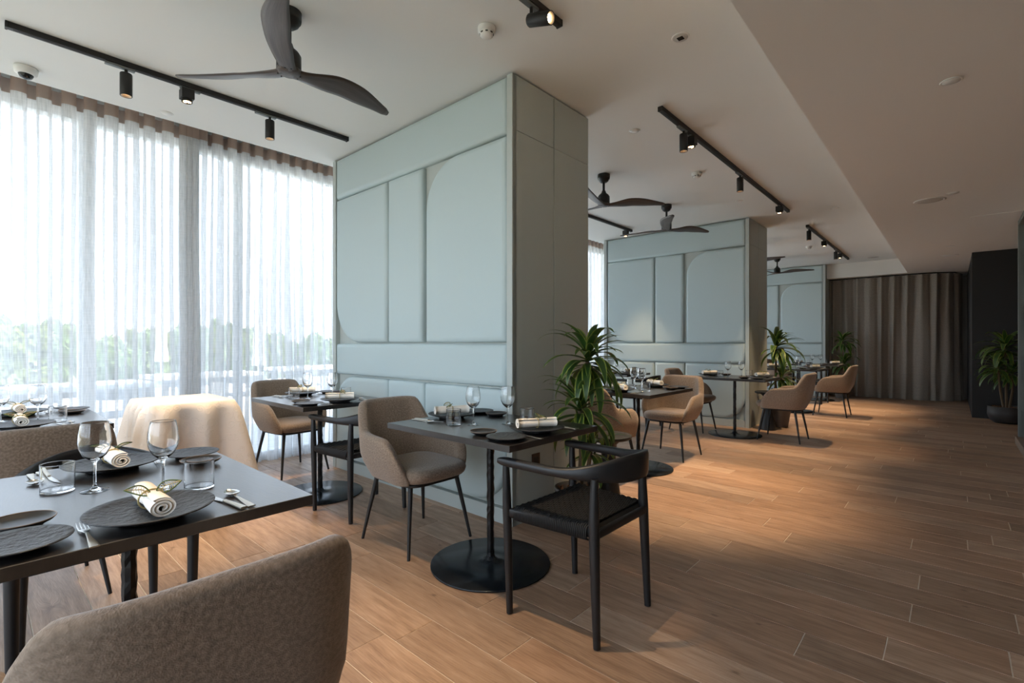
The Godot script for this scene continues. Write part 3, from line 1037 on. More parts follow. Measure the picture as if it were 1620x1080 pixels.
# ---------------------------------------------------------------- the room
func boards() -> void:
	# oak-look boards, 195 mm wide, laid across the room from the windows to the aisle
	var w := 0.195
	var long := 1.2
	var slab := struct("floor", boxm(Vector3(16.4, 0.2, 9.05), 0.0, Vector3(6.4, -0.1025, -0.95)), "grout")
	var list := []
	var r := RandomNumberGenerator.new()
	r.seed = 4
	for i in range(-15, 67):
		var x := 1.34 + w * (i + 0.5)
		var z := -1.274 - 6.0 + (0.0 if i == 0 else r.randf() * long)
		if i == -1:
			z = -1.668 - 6.0
		while z < 3.5:
			var a := maxf(z, -5.36)
			var b := minf(z + long, 3.5)
			z += long
			if b - a > 0.05:
				list.append([x, a, b, r.randi() % 12, r.randi() % 3])
	# the ones in view that show largest are boards of their own, the rest is one part
	var fwd := Vector2(0.742, -0.670)
	var right := Vector2(0.670, 0.742)
	for e in list:
		var c := Vector2(e[0], (e[1] + e[2]) / 2.0)
		var best := 1e9
		for q in [e[1] + 0.1, c.y, e[2] - 0.1]:
			var p := Vector2(e[0], q)
			var deep := p.dot(fwd)
			var across := absf(p.dot(right))
			if deep > 1.3 and across < deep * 1.08 and not (deep < 8 and p.x < 2.3 and q < -4.4):
				best = minf(best, deep)
		e.append(best)
	list.sort_custom(func(a, b): return a[5] < b[5])
	var rest := Shape.new().smooth(false)
	for k in list.size():
		var e: Array = list[k]
		var l: float = e[2] - e[1] - 0.0036
		var v: int = e[3]
		if k < 300:
			var o := part("floor_board", shared("board%d_%d" % [v, int(l * 100)], func(): return one_board(w - 0.0036, l, v)), "oak%d" % e[4], slab, Vector3(e[0], 0, (e[1] + e[2]) / 2.0))
		else:
			add_board(rest, Vector3(e[0], 0, (e[1] + e[2]) / 2.0), w - 0.0036, l, v)
	part("floor_boards_beyond", rest.done(), "oak0", slab).set_meta("kind", "stuff")


func add_board(s: Shape, c: Vector3, w: float, l: float, v: int) -> void:
	var x := w / 2.0
	var z := l / 2.0
	var e := 0.0008
	var u0 := (v % 6) / 6.0 + 0.004
	var u1 := (v % 6 + 1) / 6.0 - 0.004
	var t0 := 0.0
	var t1 := l / 1.2
	if v >= 6:
		t0 = 1.0
		t1 = 1.0 - l / 1.2
	var t := [Vector3(-x + e, 0, -z + e), Vector3(-x + e, 0, z - e), Vector3(x - e, 0, z - e), Vector3(x - e, 0, -z + e)]
	var d := [Vector3(-x, -0.0025, -z), Vector3(-x, -0.0025, z), Vector3(x, -0.0025, z), Vector3(x, -0.0025, -z)]
	var uv := [Vector2(u0, t0), Vector2(u0, t1), Vector2(u1, t1), Vector2(u1, t0)]
	s.quad(c + t[0], c + t[1], c + t[2], c + t[3], uv[0], uv[1], uv[2], uv[3])
	for k in 4:
		var j := (k + 1) % 4
		s.quad(c + d[k], c + d[j], c + t[j], c + t[k], uv[k], uv[j], uv[j], uv[k])


func one_board(w: float, l: float, v: int) -> Mesh:
	var s := Shape.new().smooth(false)
	add_board(s, Vector3.ZERO, w, l, v)
	return s.done()


func shell() -> void:
	boards()
	# ceiling: raised field, lowered part over the aisle and the far end, curtain pocket along the windows
	var c := struct("ceiling", boxm(Vector3(14.7, 0.3, 3.97), 0.0, Vector3(5.69, H + 0.15, -2.655)), "ceiling_paint")
	part("lowered_field", boxm(Vector3(16.2, 0.6, 4.2), 0.0, Vector3(6.5, LOW + 0.3, 1.395)), "low_ceiling_paint", c)
	part("lowered_end", boxm(Vector3(1.56, 0.6, 4.7), 0.0, Vector3(13.82, LOW + 0.3, -3.055)), "low_ceiling_paint", c)
	part("pocket_roof", boxm(Vector3(16.4, 0.2, 9.6), 0.0, Vector3(6.5, H + 0.4, -1.2)), "white_paint", c)
	part("access_hatch", boxm(Vector3(0.9, 0.004, 0.6), 0.001, Vector3(8.2, LOW - 0.0015, 0.45)), "low_ceiling_paint", c)
	struct("wall_left", boxm(Vector3(0.25, 3.6, 2.93), 0.0, Vector3(-1.825, 1.69, 2.06)), "wall_paint")
	struct("wall_left_head", boxm(Vector3(0.25, 0.6, 6.1), 0.0, Vector3(-1.825, 3.27, -2.4)), "white_paint")
	struct("wall_back", boxm(Vector3(16.4, 3.6, 0.25), 0.0, Vector3(6.5, 1.69, 3.55)), "wall_paint")
	struct("wall_right", boxm(Vector3(0.25, 3.6, 9.2), 0.0, Vector3(14.5, 1.69, -0.95)), "wall_paint")
	struct("wall_dark", boxm(Vector3(3.5, LOW - 0.001, 3.15), 0.0, Vector3(12.56, LOW / 2.0, 1.80)), "black_wall")
	# facade
	var head := struct("wall_window_head", boxm(Vector3(16.2, 0.34, 0.30), 0.0, Vector3(6.4, 3.235, -5.38)), "white_paint")
	part("blind_box", boxm(Vector3(15.8, 0.16, 0.08), 0.004, Vector3(6.4, 3.145, -5.27)), "white_paint", head)
	var bays := [[-1.65, 2.93], [2.93, 7.53], [7.53, 14.3]]
	for k in 3:
		var x0: float = bays[k][0]
		var x1: float = bays[k][1]
		var o := struct("window_%d" % (k + 1), boxm(Vector3(x1 - x0, 0.06, 0.11), 0.003, Vector3((x0 + x1) / 2.0, 3.03, WIN_Z)), "window_frame")
		part("bottom_rail", boxm(Vector3(x1 - x0, 0.09, 0.11), 0.003, Vector3((x0 + x1) / 2.0, 0.045, WIN_Z)), "window_frame", o)
		var posts := [x0]
		var i := -4
		while 0.63 + 1.15 * i < x1 - 0.2:
			if 0.63 + 1.15 * i > x0 + 0.2:
				posts.append(0.63 + 1.15 * i)
			i += 1
		posts.append(x1)
		for p in posts.size():
			var wide := 0.10 if p % 2 == 0 else 0.06
			part("mullion", boxm(Vector3(wide, 2.92, 0.11), 0.003), "window_frame", o, Vector3(posts[p], 1.54, WIN_Z))
			if p > 0:
				part("pane", boxm(Vector3(posts[p] - posts[p - 1] - 0.06, 2.92, 0.0)), "window_glass", o, Vector3((posts[p] + posts[p - 1]) / 2.0, 1.54, WIN_Z))


	# glazed end wall, uncurtained: what lights the pillar fronts
	var e := struct("window_4", boxm(Vector3(0.11, 0.06, 6.0), 0.003, Vector3(-1.8, 2.94, -2.34)), "window_frame")
	part("bottom_rail", boxm(Vector3(0.11, 0.09, 6.0), 0.003, Vector3(-1.8, 0.045, -2.34)), "window_frame", e)
	for k in 6:
		part("mullion", boxm(Vector3(0.11, 2.85, 0.07), 0.003), "window_frame", e, Vector3(-1.8, 1.5, -5.31 + 1.187 * k))
		if k < 5:
			part("pane", boxm(Vector3(0.0, 2.85, 1.117)), "window_glass", e, Vector3(-1.8, 1.5, -4.7165 + 1.187 * k))


func rect2(x0: float, y0: float, x1: float, y1: float, r := [0.0, 0.0, 0.0, 0.0]) -> PackedVector2Array:
	# corners: bottom left, bottom right, top right, top left; each may be rounded
	var p := PackedVector2Array()
	var cs := [Vector2(x0, y0), Vector2(x1, y0), Vector2(x1, y1), Vector2(x0, y1)]
	for k in 4:
		if r[k] <= 0.0:
			p.append(cs[k])
			continue
		var inward: Vector2 = [Vector2(1, 1), Vector2(-1, 1), Vector2(-1, -1), Vector2(1, -1)][k]
		var mid: Vector2 = cs[k] + inward * r[k]
		for i in 15:
			var a := PI + PI / 2.0 * k + PI / 2.0 * i / 14.0
			p.append(mid + Vector2(cos(a), sin(a)) * r[k])
	return p


func pillar(front: float, label: String, depth: float) -> void:
	var o := thing("panelled_pillar", label, "pillar", Vector3(front, 0, PILLAR_Z), -PI / 2.0)
	part("core", boxm(Vector3(2.33, H - 0.014, depth - 0.045), 0.0, Vector3(0, (H - 0.014) / 2.0, -0.041 - (depth - 0.045) / 2.0)), "sage_board", o)
	part("top_block", boxm(Vector3(2.25, 0.02, depth - 0.12), 0.0, Vector3(0, H - 0.0105, -depth / 2.0)), "sage_board", o)
	part("stile", boxm(Vector3(0.050, H - 0.012, 0.046), 0.002, Vector3(1.152, (H - 0.012) / 2.0, -0.018)), "sage_board", o)
	part("stile", boxm(Vector3(0.055, H - 0.012, 0.046), 0.002, Vector3(-1.1495, (H - 0.012) / 2.0, -0.018)), "sage_board", o)
	part("plinth", boxm(Vector3(2.24, 0.100, 0.045), 0.002, Vector3(0.003, 0.05, -0.0195)), "sage_board", o)
	var l := -1.108
	var r := 1.124
	var list := [
		["frieze_panel", rect2(l, 2.582, r, H - 0.016)],
		["upper_panel", rect2(l, 1.206, -0.258, 2.572, [0.38, 0.0, 0.0, 0.0])],
		["upper_panel", rect2(-0.238, 1.206, 0.226, 2.572)],
		["upper_panel", rect2(0.272, 1.206, r, 2.572, [0.0, 0.0, 0.0, 0.36])],
		["band_panel", rect2(l, 0.906, r, 1.194)],
		["lower_panel", rect2(l, 0.114, -0.258, 0.890, [0.0, 0.0, 0.0, 0.28])],
		["lower_panel", rect2(-0.238, 0.114, 0.236, 0.890)],
		["lower_panel", rect2(0.258, 0.114, r, 0.890, [0.0, 0.32, 0.0, 0.0])],
	]
	for k in list.size():
		part(list[k][0], shared("pillar_panel%d" % k, func(): return Shape.new().plate(list[k][1], 0.052, 0.036).done()), "sage_panel", o, Vector3(0, 0, -0.0415))
	# flat boards on the two flanks, seams open
	var half := 0.444
	for sx in [-1, 1]:
		for piece in [[-0.002, -half + 0.002, 0.0, 2.598], [-half - 0.002, -depth, 0.0, 2.598], [-0.002, -half + 0.002, 2.601, H - 0.012], [-half - 0.002, -depth, 2.601, H - 0.012]]:
			part("flank_board", boxm(Vector3(0.012, piece[3] - piece[2], piece[0] - piece[1] - 0.004), 0.001, Vector3(sx * 1.171, (piece[2] + piece[3]) / 2.0, (piece[0] + piece[1]) / 2.0)), "sage_board", o)


func sheer(x0: float, x1: float, label: String, seed_: int, gather := 0, back := 0.0) -> void:
	var o := thing("sheer_curtain", label, "curtain", Vector3((x0 + x1) / 2.0, 0, CURTAIN_Z - back), 0.0, "sheer curtains along the window wall")
	var n1 := noise(0.9, 2, seed_)
	var bunch := 0.0 if gather == 0 else 0.13
	var waves := int((x1 - x0 - bunch) / 0.125)
	var tight := 0 if gather == 0 else 3
	var cols := (waves + tight) * 14
	# the leading edge hangs bunched: three folds in thirteen centimetres
	var along := func(c: float) -> float:
		var w := c / 14.0
		if gather > 0:
			return x0 + (x1 - x0 - bunch) * w / waves if w < waves else x1 - bunch + bunch * (w - waves) / tight
		if gather < 0:
			return x0 + bunch * w / tight if w < tight else x0 + bunch + (x1 - x0 - bunch) * (w - tight) / waves
		return x0 + (x1 - x0) * w / waves
	var point := func(c: int, y: float) -> Vector3:
		var s: float = along.call(c)
		var ph := TAU * c / 14.0
		var hang := 1.0 - y / 3.1
		var drift := n1.get_noise_2d(s * 2.2, y * 0.30) * (0.024 + 0.045 * hang)
		var big := 1.0 + 0.6 * n1.get_noise_2d(s * 1.7 + 40.0, y * 0.2)
		var amp := 0.043 * big * (1.0 - 0.2 * hang)
		var lap := 0.029 * big * (0.75 + 0.9 * hang * maxf(0.0, 0.3 + n1.get_noise_2d(s * 3.0 + 90.0, 3.0)))
		return Vector3(s - (x0 + x1) / 2.0 - lap * sin(2.0 * ph) + drift * 0.6, y, amp * sin(ph) + drift * 0.25)
	var body := Shape.new()
	var rows := []
	for i in 15:
		var row := PackedVector3Array()
		for c in cols + 1:
			row.append(point.call(c, lerpf(0.012, 3.01 + back * 0.4, i / 14.0)))
		rows.append(row)
	body.grid(rows, Vector2(x1 - x0, 3.0))
	part("linen", body.done(), "sheer_linen", o)
	var tape := Shape.new()
	rows = []
	for i in 3:
		var row := PackedVector3Array()
		for c in cols + 1:
			row.append(point.call(c, lerpf(3.01 + back * 0.4, 3.115 + back * 0.4, i / 2.0)))
		rows.append(row)
	tape.grid(rows)
	part("heading_tape", tape.done(), "curtain_tape", o)
	part("curtain_rail", boxm(Vector3(x1 - x0, 0.03, 0.03), 0.002, Vector3(0, 3.15 + back * 0.4, 0)), "white_paint", o)


func drape(pts: Array, label: String, seed_: int) -> void:
	var o := thing("blackout_drape", label, "curtain", Vector3(pts[0].x, 0, pts[0].y))
	var cv := Curve2D.new()
	for k in pts.size():
		var tang: Vector2 = (pts[mini(k + 1, pts.size() - 1)] - pts[maxi(k - 1, 0)]) * 0.18
		cv.add_point(pts[k] - pts[0], -tang, tang)
	var long := cv.get_baked_length()
	var n1 := noise(1.1, 2, seed_)
	var cols := int(long / 0.21) * 16
	var rows := []
	for i in 12:
		var y := lerpf(0.012, LOW - 0.03, i / 11.0)
		var hang := 1.0 - y / LOW
		var row := PackedVector3Array()
		for c in cols + 1:
			var s := long * c / cols
			var p := cv.sample_baked(s)
			var q := cv.sample_baked(minf(s + 0.02, long)) - cv.sample_baked(maxf(s - 0.02, 0.0))
			var nr := Vector2(-q.y, q.x).normalized()
			var ph := TAU * c / 16.0 + (0.8 + hang * 2.6) * n1.get_noise_2d(s * 1.4, 5.0)
			var amp := 0.040 * (1.0 + (0.4 + 1.1 * hang) * n1.get_noise_2d(s * 2.2, 1.0 + y * 0.3))
			var w := amp * (sin(ph) + 0.25 * sin(2.0 * ph))
			row.append(Vector3(p.x + nr.x * w, y, p.y + nr.y * w))
		rows.append(row)
	part("cloth", Shape.new().grid(rows).done(), "drape_cloth", o)
	var line := PackedVector3Array()
	for k in 24:
		var p := cv.sample_baked(long * k / 23.0)
		line.append(Vector3(p.x, LOW - 0.016, p.y))
	part("rail", Shape.new().tube(line, [0.012], 6).done(), "track_black", o)


func cloth_stand() -> void:
	# square side table under a damask cloth that hangs in folds, corners lowest
	var a := Vector2(0.255, 0.31)
	var o := thing("side_table", "square side table hidden under a cream damask cloth", "table", Vector3(1.02, 0, -4.13))
	part("table_top", boxm(Vector3(0.47, 0.03, 0.58), 0.012, Vector3(0, 0.78, 0)), "black_wood", o)
	for sx in [-1, 1]:
		for sz in [-1, 1]:
			part("leg", boxm(Vector3(0.04, 0.765, 0.04), 0.002, Vector3(sx * 0.20, 0.3825, sz * 0.26)), "black_wood", o)
	var s := Shape.new()
	var rows := []
	var n := 260
	# the rim as a rounded rectangle walked at even steps: point, way out, nearness to a corner
	var rim := rect2(-a.x, -a.y, a.x, a.y, [0.035, 0.035, 0.035, 0.035])
	rim.append(rim[0])
	var lens := [0.0]
	for k in rim.size() - 1:
		lens.append(lens[k] + rim[k].distance_to(rim[k + 1]))
	var total: float = lens[-1]
	for i in 15:
		var row := PackedVector3Array()
		var j := 0
		for k in n + 1:
			var at := total * k / n
			while j < lens.size() - 2 and lens[j + 1] < at:
				j += 1
			var p: Vector2 = rim[j].lerp(rim[j + 1], clampf((at - lens[j]) / maxf(lens[j + 1] - lens[j], 1e-6), 0.0, 1.0))
			var inner := Vector2(clampf(p.x, -a.x + 0.16, a.x - 0.16), clampf(p.y, -a.y + 0.16, a.y - 0.16))
			var out := (p - inner).normalized()
			var corner := exp(-pow((Vector2(absf(p.x), absf(p.y)) - a).length() / 0.10, 2.0))
			if i == 0:
				row.append(Vector3(p.x * 0.02, 0.7975, p.y * 0.02))
				continue
			if i == 1:
				row.append(Vector3(p.x - out.x * 0.010, 0.7975, p.y - out.y * 0.010))
				continue
			var d := (i - 2) / 12.0
			var ph := at / 0.183 * TAU + 1.1 * sin(at * 7.0)
			var fold := (0.5 + 0.5 * sin(ph)) * (0.75 + 0.25 * sin(at * 11.0 + 2.0))
			var y := lerpf(0.790, 0.27 - 0.10 * corner, d)
			var flare := (-0.02 + 0.15 * corner) * d + 0.15 * pow(fold, 1.2) * pow(d, 0.40) * (1.0 - 0.6 * corner)
			row.append(Vector3(p.x + out.x * flare, y, p.y + out.y * flare))
		rows.append(row)
	rows.reverse()
	s.grid(rows)
	single("table_cloth", s.done(), "damask", "cream damask cloth with raised scrolls draped over square side table", "tablecloth", Vector3(1.02, 0, -4.13))


func stool(at: Vector2, label: String) -> void:
	var o := thing("pedestal_table", label, "side table", Vector3(at.x, 0, at.y))
	part("top", shared("stool_top", func(): return Shape.new().lathe([Vector2(0, 0.50), Vector2(0.15, 0.50), Vector2(0.165, 0.508), Vector2(0.168, 0.522), Vector2(0.165, 0.528), Vector2(0.158, 0.526), Vector2(0, 0.524)], 40).done()), "matt_black", o)
	part("pedestal", shared("stool_pedestal", func(): return Shape.new().lathe([Vector2(0, 0), Vector2(0.105, 0), Vector2(0.105, 0.006), Vector2(0.085, 0.10), Vector2(0.062, 0.26), Vector2(0.052, 0.38), Vector2(0.060, 0.46), Vector2(0.10, 0.498), Vector2(0, 0.50)], 36).done()), "black_wood", o)


# ---------------------------------------------------------------- outdoors
func tree_crown(seed_: int, w: float, hgt: float) -> Mesh:
	var s := Shape.new().smooth(false)
	var r := RandomNumberGenerator.new()
	r.seed = seed_
	for b in 9:
		var c := Vector3(r.randf_range(-0.6, 0.6) * w, hgt * r.randf_range(0.35, 0.86), r.randf_range(-0.5, 0.5) * w)
		var rad := w * r.randf_range(0.28, 0.5)
		for k in 330:
			var d := Vector3(r.randfn(), r.randfn() * 0.8 + 0.25, r.randfn()).normalized()
			var p := c + d * rad * r.randf_range(0.72, 1.06) * Vector3(1, 0.8, 1)
			var u := Vector3(r.randfn(), r.randfn(), r.randfn()).normalized() * 0.24
			var v := u.cross(d).normalized() * 0.16
			s.quad_out(p - u, p - v, p + u, p + v, d)
	return s.done()


func tree(at: Vector3, w: float, hgt: float, kind: int, label: String) -> void:
	var o := thing("hillside_tree", label, "tree", at, at.x * 1.7, "trees on the hillside")
	var size := Vector3(w / 2.4, hgt / 6.0, w / 2.4)
	var c := part("crown", shared("crown%d" % kind, func(): return tree_crown(200 + kind, 2.4, 6.0)), "tree_leaves%d" % kind, o)
	c.scale = size
	part("trunk", shared("trunk", func(): return Shape.new().tube(path3([Vector3(0, -0.4, 0), Vector3(0.05, 1.2, 0.02), Vector3(0, 3.4, 0)]), [0.2, 0.16, 0.08], 8).done()), "trunk_bark", o).scale = size


func terrace_table(x: float, z: float, turn: float, label: String) -> void:
	var o := thing("terrace_table", label, "table", Vector3(x, -0.04, z), turn, "white tables on the terrace")
	part("table_top", boxm(Vector3(1.5, 0.06, 0.8), 0.006, Vector3(0, 0.73, 0)), "terrace_cloth", o)
	part("apron", boxm(Vector3(1.38, 0.07, 0.68), 0.004, Vector3(0, 0.665, 0)), "terrace_frame", o)
	for sx in [-1, 1]:
		for sz in [-1, 1]:
			part("leg", boxm(Vector3(0.06, 0.64, 0.06), 0.003, Vector3(sx * 0.62, 0.32, sz * 0.28)), "terrace_frame", o)


func terrace_chair(x: float, z: float, turn: float, label: String) -> void:
	var o := thing("terrace_chair", label, "chair", Vector3(x, -0.04, z), turn, "dark chairs on the terrace")
	part("seat", boxm(Vector3(0.46, 0.04, 0.44), 0.008, Vector3(0, 0.44, 0)), "terrace_frame", o)
	part("backrest", shared("terrace_back", func(): return Shape.new().bar([[Vector3(-0.26, 0.66, -0.16), Vector3(0.012, 0, 0), Vector3(0, 0.02, 0)], [Vector3(-0.25, 0.67, 0.12), Vector3(0.012, 0, 0), Vector3(0, 0.05, 0)], [Vector3(-0.12, 0.68, 0.24), Vector3(0.008, 0, 0.008), Vector3(0, 0.06, 0)], [Vector3(0.12, 0.68, 0.24), Vector3(-0.008, 0, 0.008), Vector3(0, 0.06, 0)], [Vector3(0.25, 0.67, 0.12), Vector3(-0.012, 0, 0), Vector3(0, 0.05, 0)], [Vector3(0.26, 0.66, -0.16), Vector3(-0.012, 0, 0), Vector3(0, 0.02, 0)]]).done()), "terrace_frame", o)
	for sx in [-1, 1]:
		for sz in [-1, 1]:
			part("leg", shared("terrace_leg%d%d" % [sx, sz], func(): return Shape.new().tube(path3([Vector3(sx * 0.25, 0, sz * 0.2), Vector3(sx * 0.24, 0.66, sz * 0.17)]), [0.016], 8).done()), "terrace_frame", o)


func parasol(x: float, z: float, hgt: float, label: String) -> void:
	var o := thing("closed_parasol", label, "parasol", Vector3(x, -0.04, z))
	part("pole", shared("parasol_pole", func(): return Shape.new().lathe([Vector2(0, 0), Vector2(0.03, 0), Vector2(0.03, 2.6), Vector2(0, 2.6)], 12).done()), "window_frame", o).scale.y = hgt / 2.6
	part("folded_canopy", shared("parasol_cloth", func():
		var rows := []
		for i in 9:
			var f := i / 8.0
			var ring := PackedVector3Array()
			for k in 33:
				var a := TAU * k / 32.0
				var r := lerpf(0.15, 0.06, pow(f, 1.6)) * (1.0 + 0.18 * sin(a * 8.0)) * (1.0 - 0.25 * exp(-pow((f - 0.3) / 0.08, 2.0)))
				ring.append(Vector3(r * cos(a), lerpf(0.75, 2.55, f), -r * sin(a)))
			rows.append(ring)
		return Shape.new().grid(rows).done()), "parasol_cloth", o).scale.y = hgt / 2.6
	part("base", shared("parasol_base", func(): return Shape.new().lathe([Vector2(0, 0), Vector2(0.32, 0), Vector2(0.32, 0.06), Vector2(0.05, 0.09), Vector2(0, 0.09)], 24).done()), "terrace_frame", o)


func settings() -> void:
	var cam := Camera3D.new()
	cam.name = "camera"
	add_child(cam)
	cam.position = Vector3(0, 1.2, 0)
	cam.rotation_degrees = Vector3(0, -47.9, 0)
	cam.near = 0.05
	cam.far = 400.0
	cam.projection = Camera3D.PROJECTION_FRUSTUM
	cam.size = 2.0 * 0.05 * 540.0 / 772.5
	cam.frustum_offset = Vector2(0, 0.05 * 2.5 / 772.5)
	cam.current = true
	var sky := ProceduralSkyMaterial.new()
	sky.sky_top_color = Color(0.74, 0.85, 0.98)
	sky.sky_horizon_color = Color(0.93, 0.97, 1.0)
	sky.sky_curve = 0.25
	sky.ground_bottom_color = Color(0.55, 0.55, 0.5)
	sky.ground_horizon_color = Color(0.80, 0.82, 0.80)
	sky.sky_energy_multiplier = 1.0
	sky.ground_energy_multiplier = 1.0
	var env := Environment.new()
	env.background_mode = Environment.BG_SKY
	env.sky = Sky.new()
	env.sky.sky_material = sky
	env.background_energy_multiplier = 2.8
	env.tonemap_mode = Environment.TONE_MAPPER_LINEAR
	env.tonemap_exposure = 1.85
	env.sdfgi_enabled = true
	env.ssao_enabled = true
	env.ssil_enabled = true
	var we := WorldEnvironment.new()
	we.name = "world_environment"
	we.environment = env
	add_child(we)
	# high sun behind the building: it lights the terrace and the hill, not the room
	var sun := DirectionalLight3D.new()
	sun.name = "sun"
	add_child(sun)
	sun.basis = Basis.looking_at(Vector3(-0.25, -0.85, -0.48).normalized(), Vector3.UP)
	sun.light_color = Color(1.0, 0.96, 0.88)
	sun.light_energy = 2.4
	sun.light_angular_distance = 0.6
	sun.shadow_enabled = true
	sun.sky_mode = DirectionalLight3D.SKY_MODE_LIGHT_ONLY


func _ready() -> void:
	rng.seed = 5
	settings()
	materials()
	shell()
	pillar(2.365, "sage panelled pillar with brown socket on its flank", 0.89)
	pillar(7.34, "sage panelled pillar standing between the other two pillars", 0.89)
	pillar(12.86, "sage panelled pillar next to the dark drapes", 0.7)
	var sock := thing("wall_socket", "brown metal socket plate low on pillar flank", "socket", Vector3(2.598, 0.398, -2.1305))
	part("plate", boxm(Vector3(0.086, 0.092, 0.006), 0.002, Vector3(0, 0, 0.0035)), "bronze_plate", sock)
	part("insert", boxm(Vector3(0.046, 0.046, 0.004), 0.001, Vector3(0, 0, 0.0075)), "matt_black", sock)
	sheer(-1.6, 1.36, "sheer linen curtain behind the cloth-covered side table", 3, 1)
	sheer(1.26, 3.3, "sheer linen curtain behind the socket pillar", 9, -1, 0.13)
	sheer(5.7, 8.2, "sheer linen curtain behind the middle pillar", 15)
	sheer(10.9, 13.9, "sheer linen curtain near the dark drapes", 21)
	drape([Vector2(13.30, -2.30), Vector2(13.22, -1.2), Vector2(13.25, -0.35), Vector2(13.45, 0.02), Vector2(13.95, 0.14)], "floor-length dark taupe drapes closing the far end", 5)
	dining()
	ceiling_things()
	greenery()
	outside()


func dining() -> void:
	var t := {
		"w0": [Vector2(0.18, -3.91), 0.0, "window table clear of pillars"],
		"i0": [Vector2(0.32, -1.85), 0.0, "inner table clear of pillars"],
		"a1": [Vector2(1.90, -1.875), 0.0, "aisle table at socket pillar"],
		"w1": [Vector2(1.87, -3.76), 0.0, "window table at socket pillar"],
		"l2": [Vector2(4.30, -2.25), PI / 2.0, "lengthwise table before middle pillar"],
		"a2": [Vector2(6.72, -2.13), 0.0, "aisle table at middle pillar"],
		"w2": [Vector2(6.45, -3.82), 0.0, "window table at middle pillar"],
		"a3": [Vector2(9.75, -2.10), 0.0, "aisle table past middle pillar"],
		"a4": [Vector2(12.0, -2.15), 0.0, "aisle table at drape-side pillar"],
	}
	var looks := {"w0": "by the sheer curtain beside the cloth-covered stand", "i0": "set for two, clear of the pillars", "a1": "at the aisle end of the socket pillar", "w1": "between sheer curtain and socket pillar", "l2": "set lengthwise between two sage pillars", "a2": "at the aisle end of the middle pillar", "w2": "between sheer curtain and middle pillar", "a3": "on the aisle past the middle pillar", "a4": "at the pillar next to the dark drapes"}
	for k in t:
		dining_table(t[k][0], t[k][1], "dark wooden pedestal table " + looks[k])
		for end in 2:
			var side := ["aisle side of ", "window side of "][end] as String
			if k == "l2":
				side = ["end nearer the middle pillar, ", "end nearer the socket pillar, "][end]
			cover(t[k][0], t[k][1] + PI * end, side + t[k][2], [0.0, 0.08][end] if k in ["i0", "w0"] else 1.05 + rng.randf_range(-0.12, 0.12), true)
	cloth_stand()
	# beige armchairs
	armchair(Vector2(0.27, -1.17), 0.0, "beige armchair on the aisle side of inner table clear of pillars")
	armchair(Vector2(0.20, -3.22), 0.06, "beige armchair on the aisle side of window table clear of pillars")
	armchair(Vector2(1.845, -2.46), PI, "beige armchair facing the aisle table at the socket pillar")
	armchair(Vector2(2.02, -4.62), PI + 0.12, "beige armchair between sheer curtain and window table at socket pillar")
	armchair(Vector2(3.68, -2.27), -PI / 2.0, "beige armchair with its back to the dracaena and socket pillar")
	armchair(Vector2(5.02, -2.24), PI / 2.0, "beige armchair at lengthwise table, on its middle pillar end")
	armchair(Vector2(6.80, -1.58), 0.0, "beige armchair on the aisle side of the middle pillar table")
	armchair(Vector2(6.745, -2.70), PI, "beige armchair on the window side of middle pillar aisle table")
	armchair(Vector2(9.62, -1.50), 0.0, "beige armchair on the aisle side of table past middle pillar")
	armchair(Vector2(9.75, -2.78), PI, "beige armchair on the window side of table past middle pillar")
	armchair(Vector2(12.0, -2.80), PI, "beige armchair at table by drape-side pillar, facing the aisle")
	armchair(Vector2(5.35, -3.55), -PI / 2.0, "beige armchair near the sheer curtain before the middle pillar")
	# black wooden chairs
	cord_chair(Vector2(0.34, -2.48), PI, "black cord-seat chair on window side of inner table clear of pillars")
	cord_chair(Vector2(1.855, -1.25), 0.0, "black cord-seat chair at the aisle table by the socket pillar")
	cord_chair(Vector2(1.90, -3.18), 0.0, "black cord-seat chair at the window table by the socket pillar")
	cord_chair(Vector2(6.47, -3.36), 0.0, "black cord-seat chair at the window table by the middle pillar")
	cord_chair(Vector2(11.32, -2.12), -PI / 2.0, "black cord-seat chair at the table by the drape-side pillar")


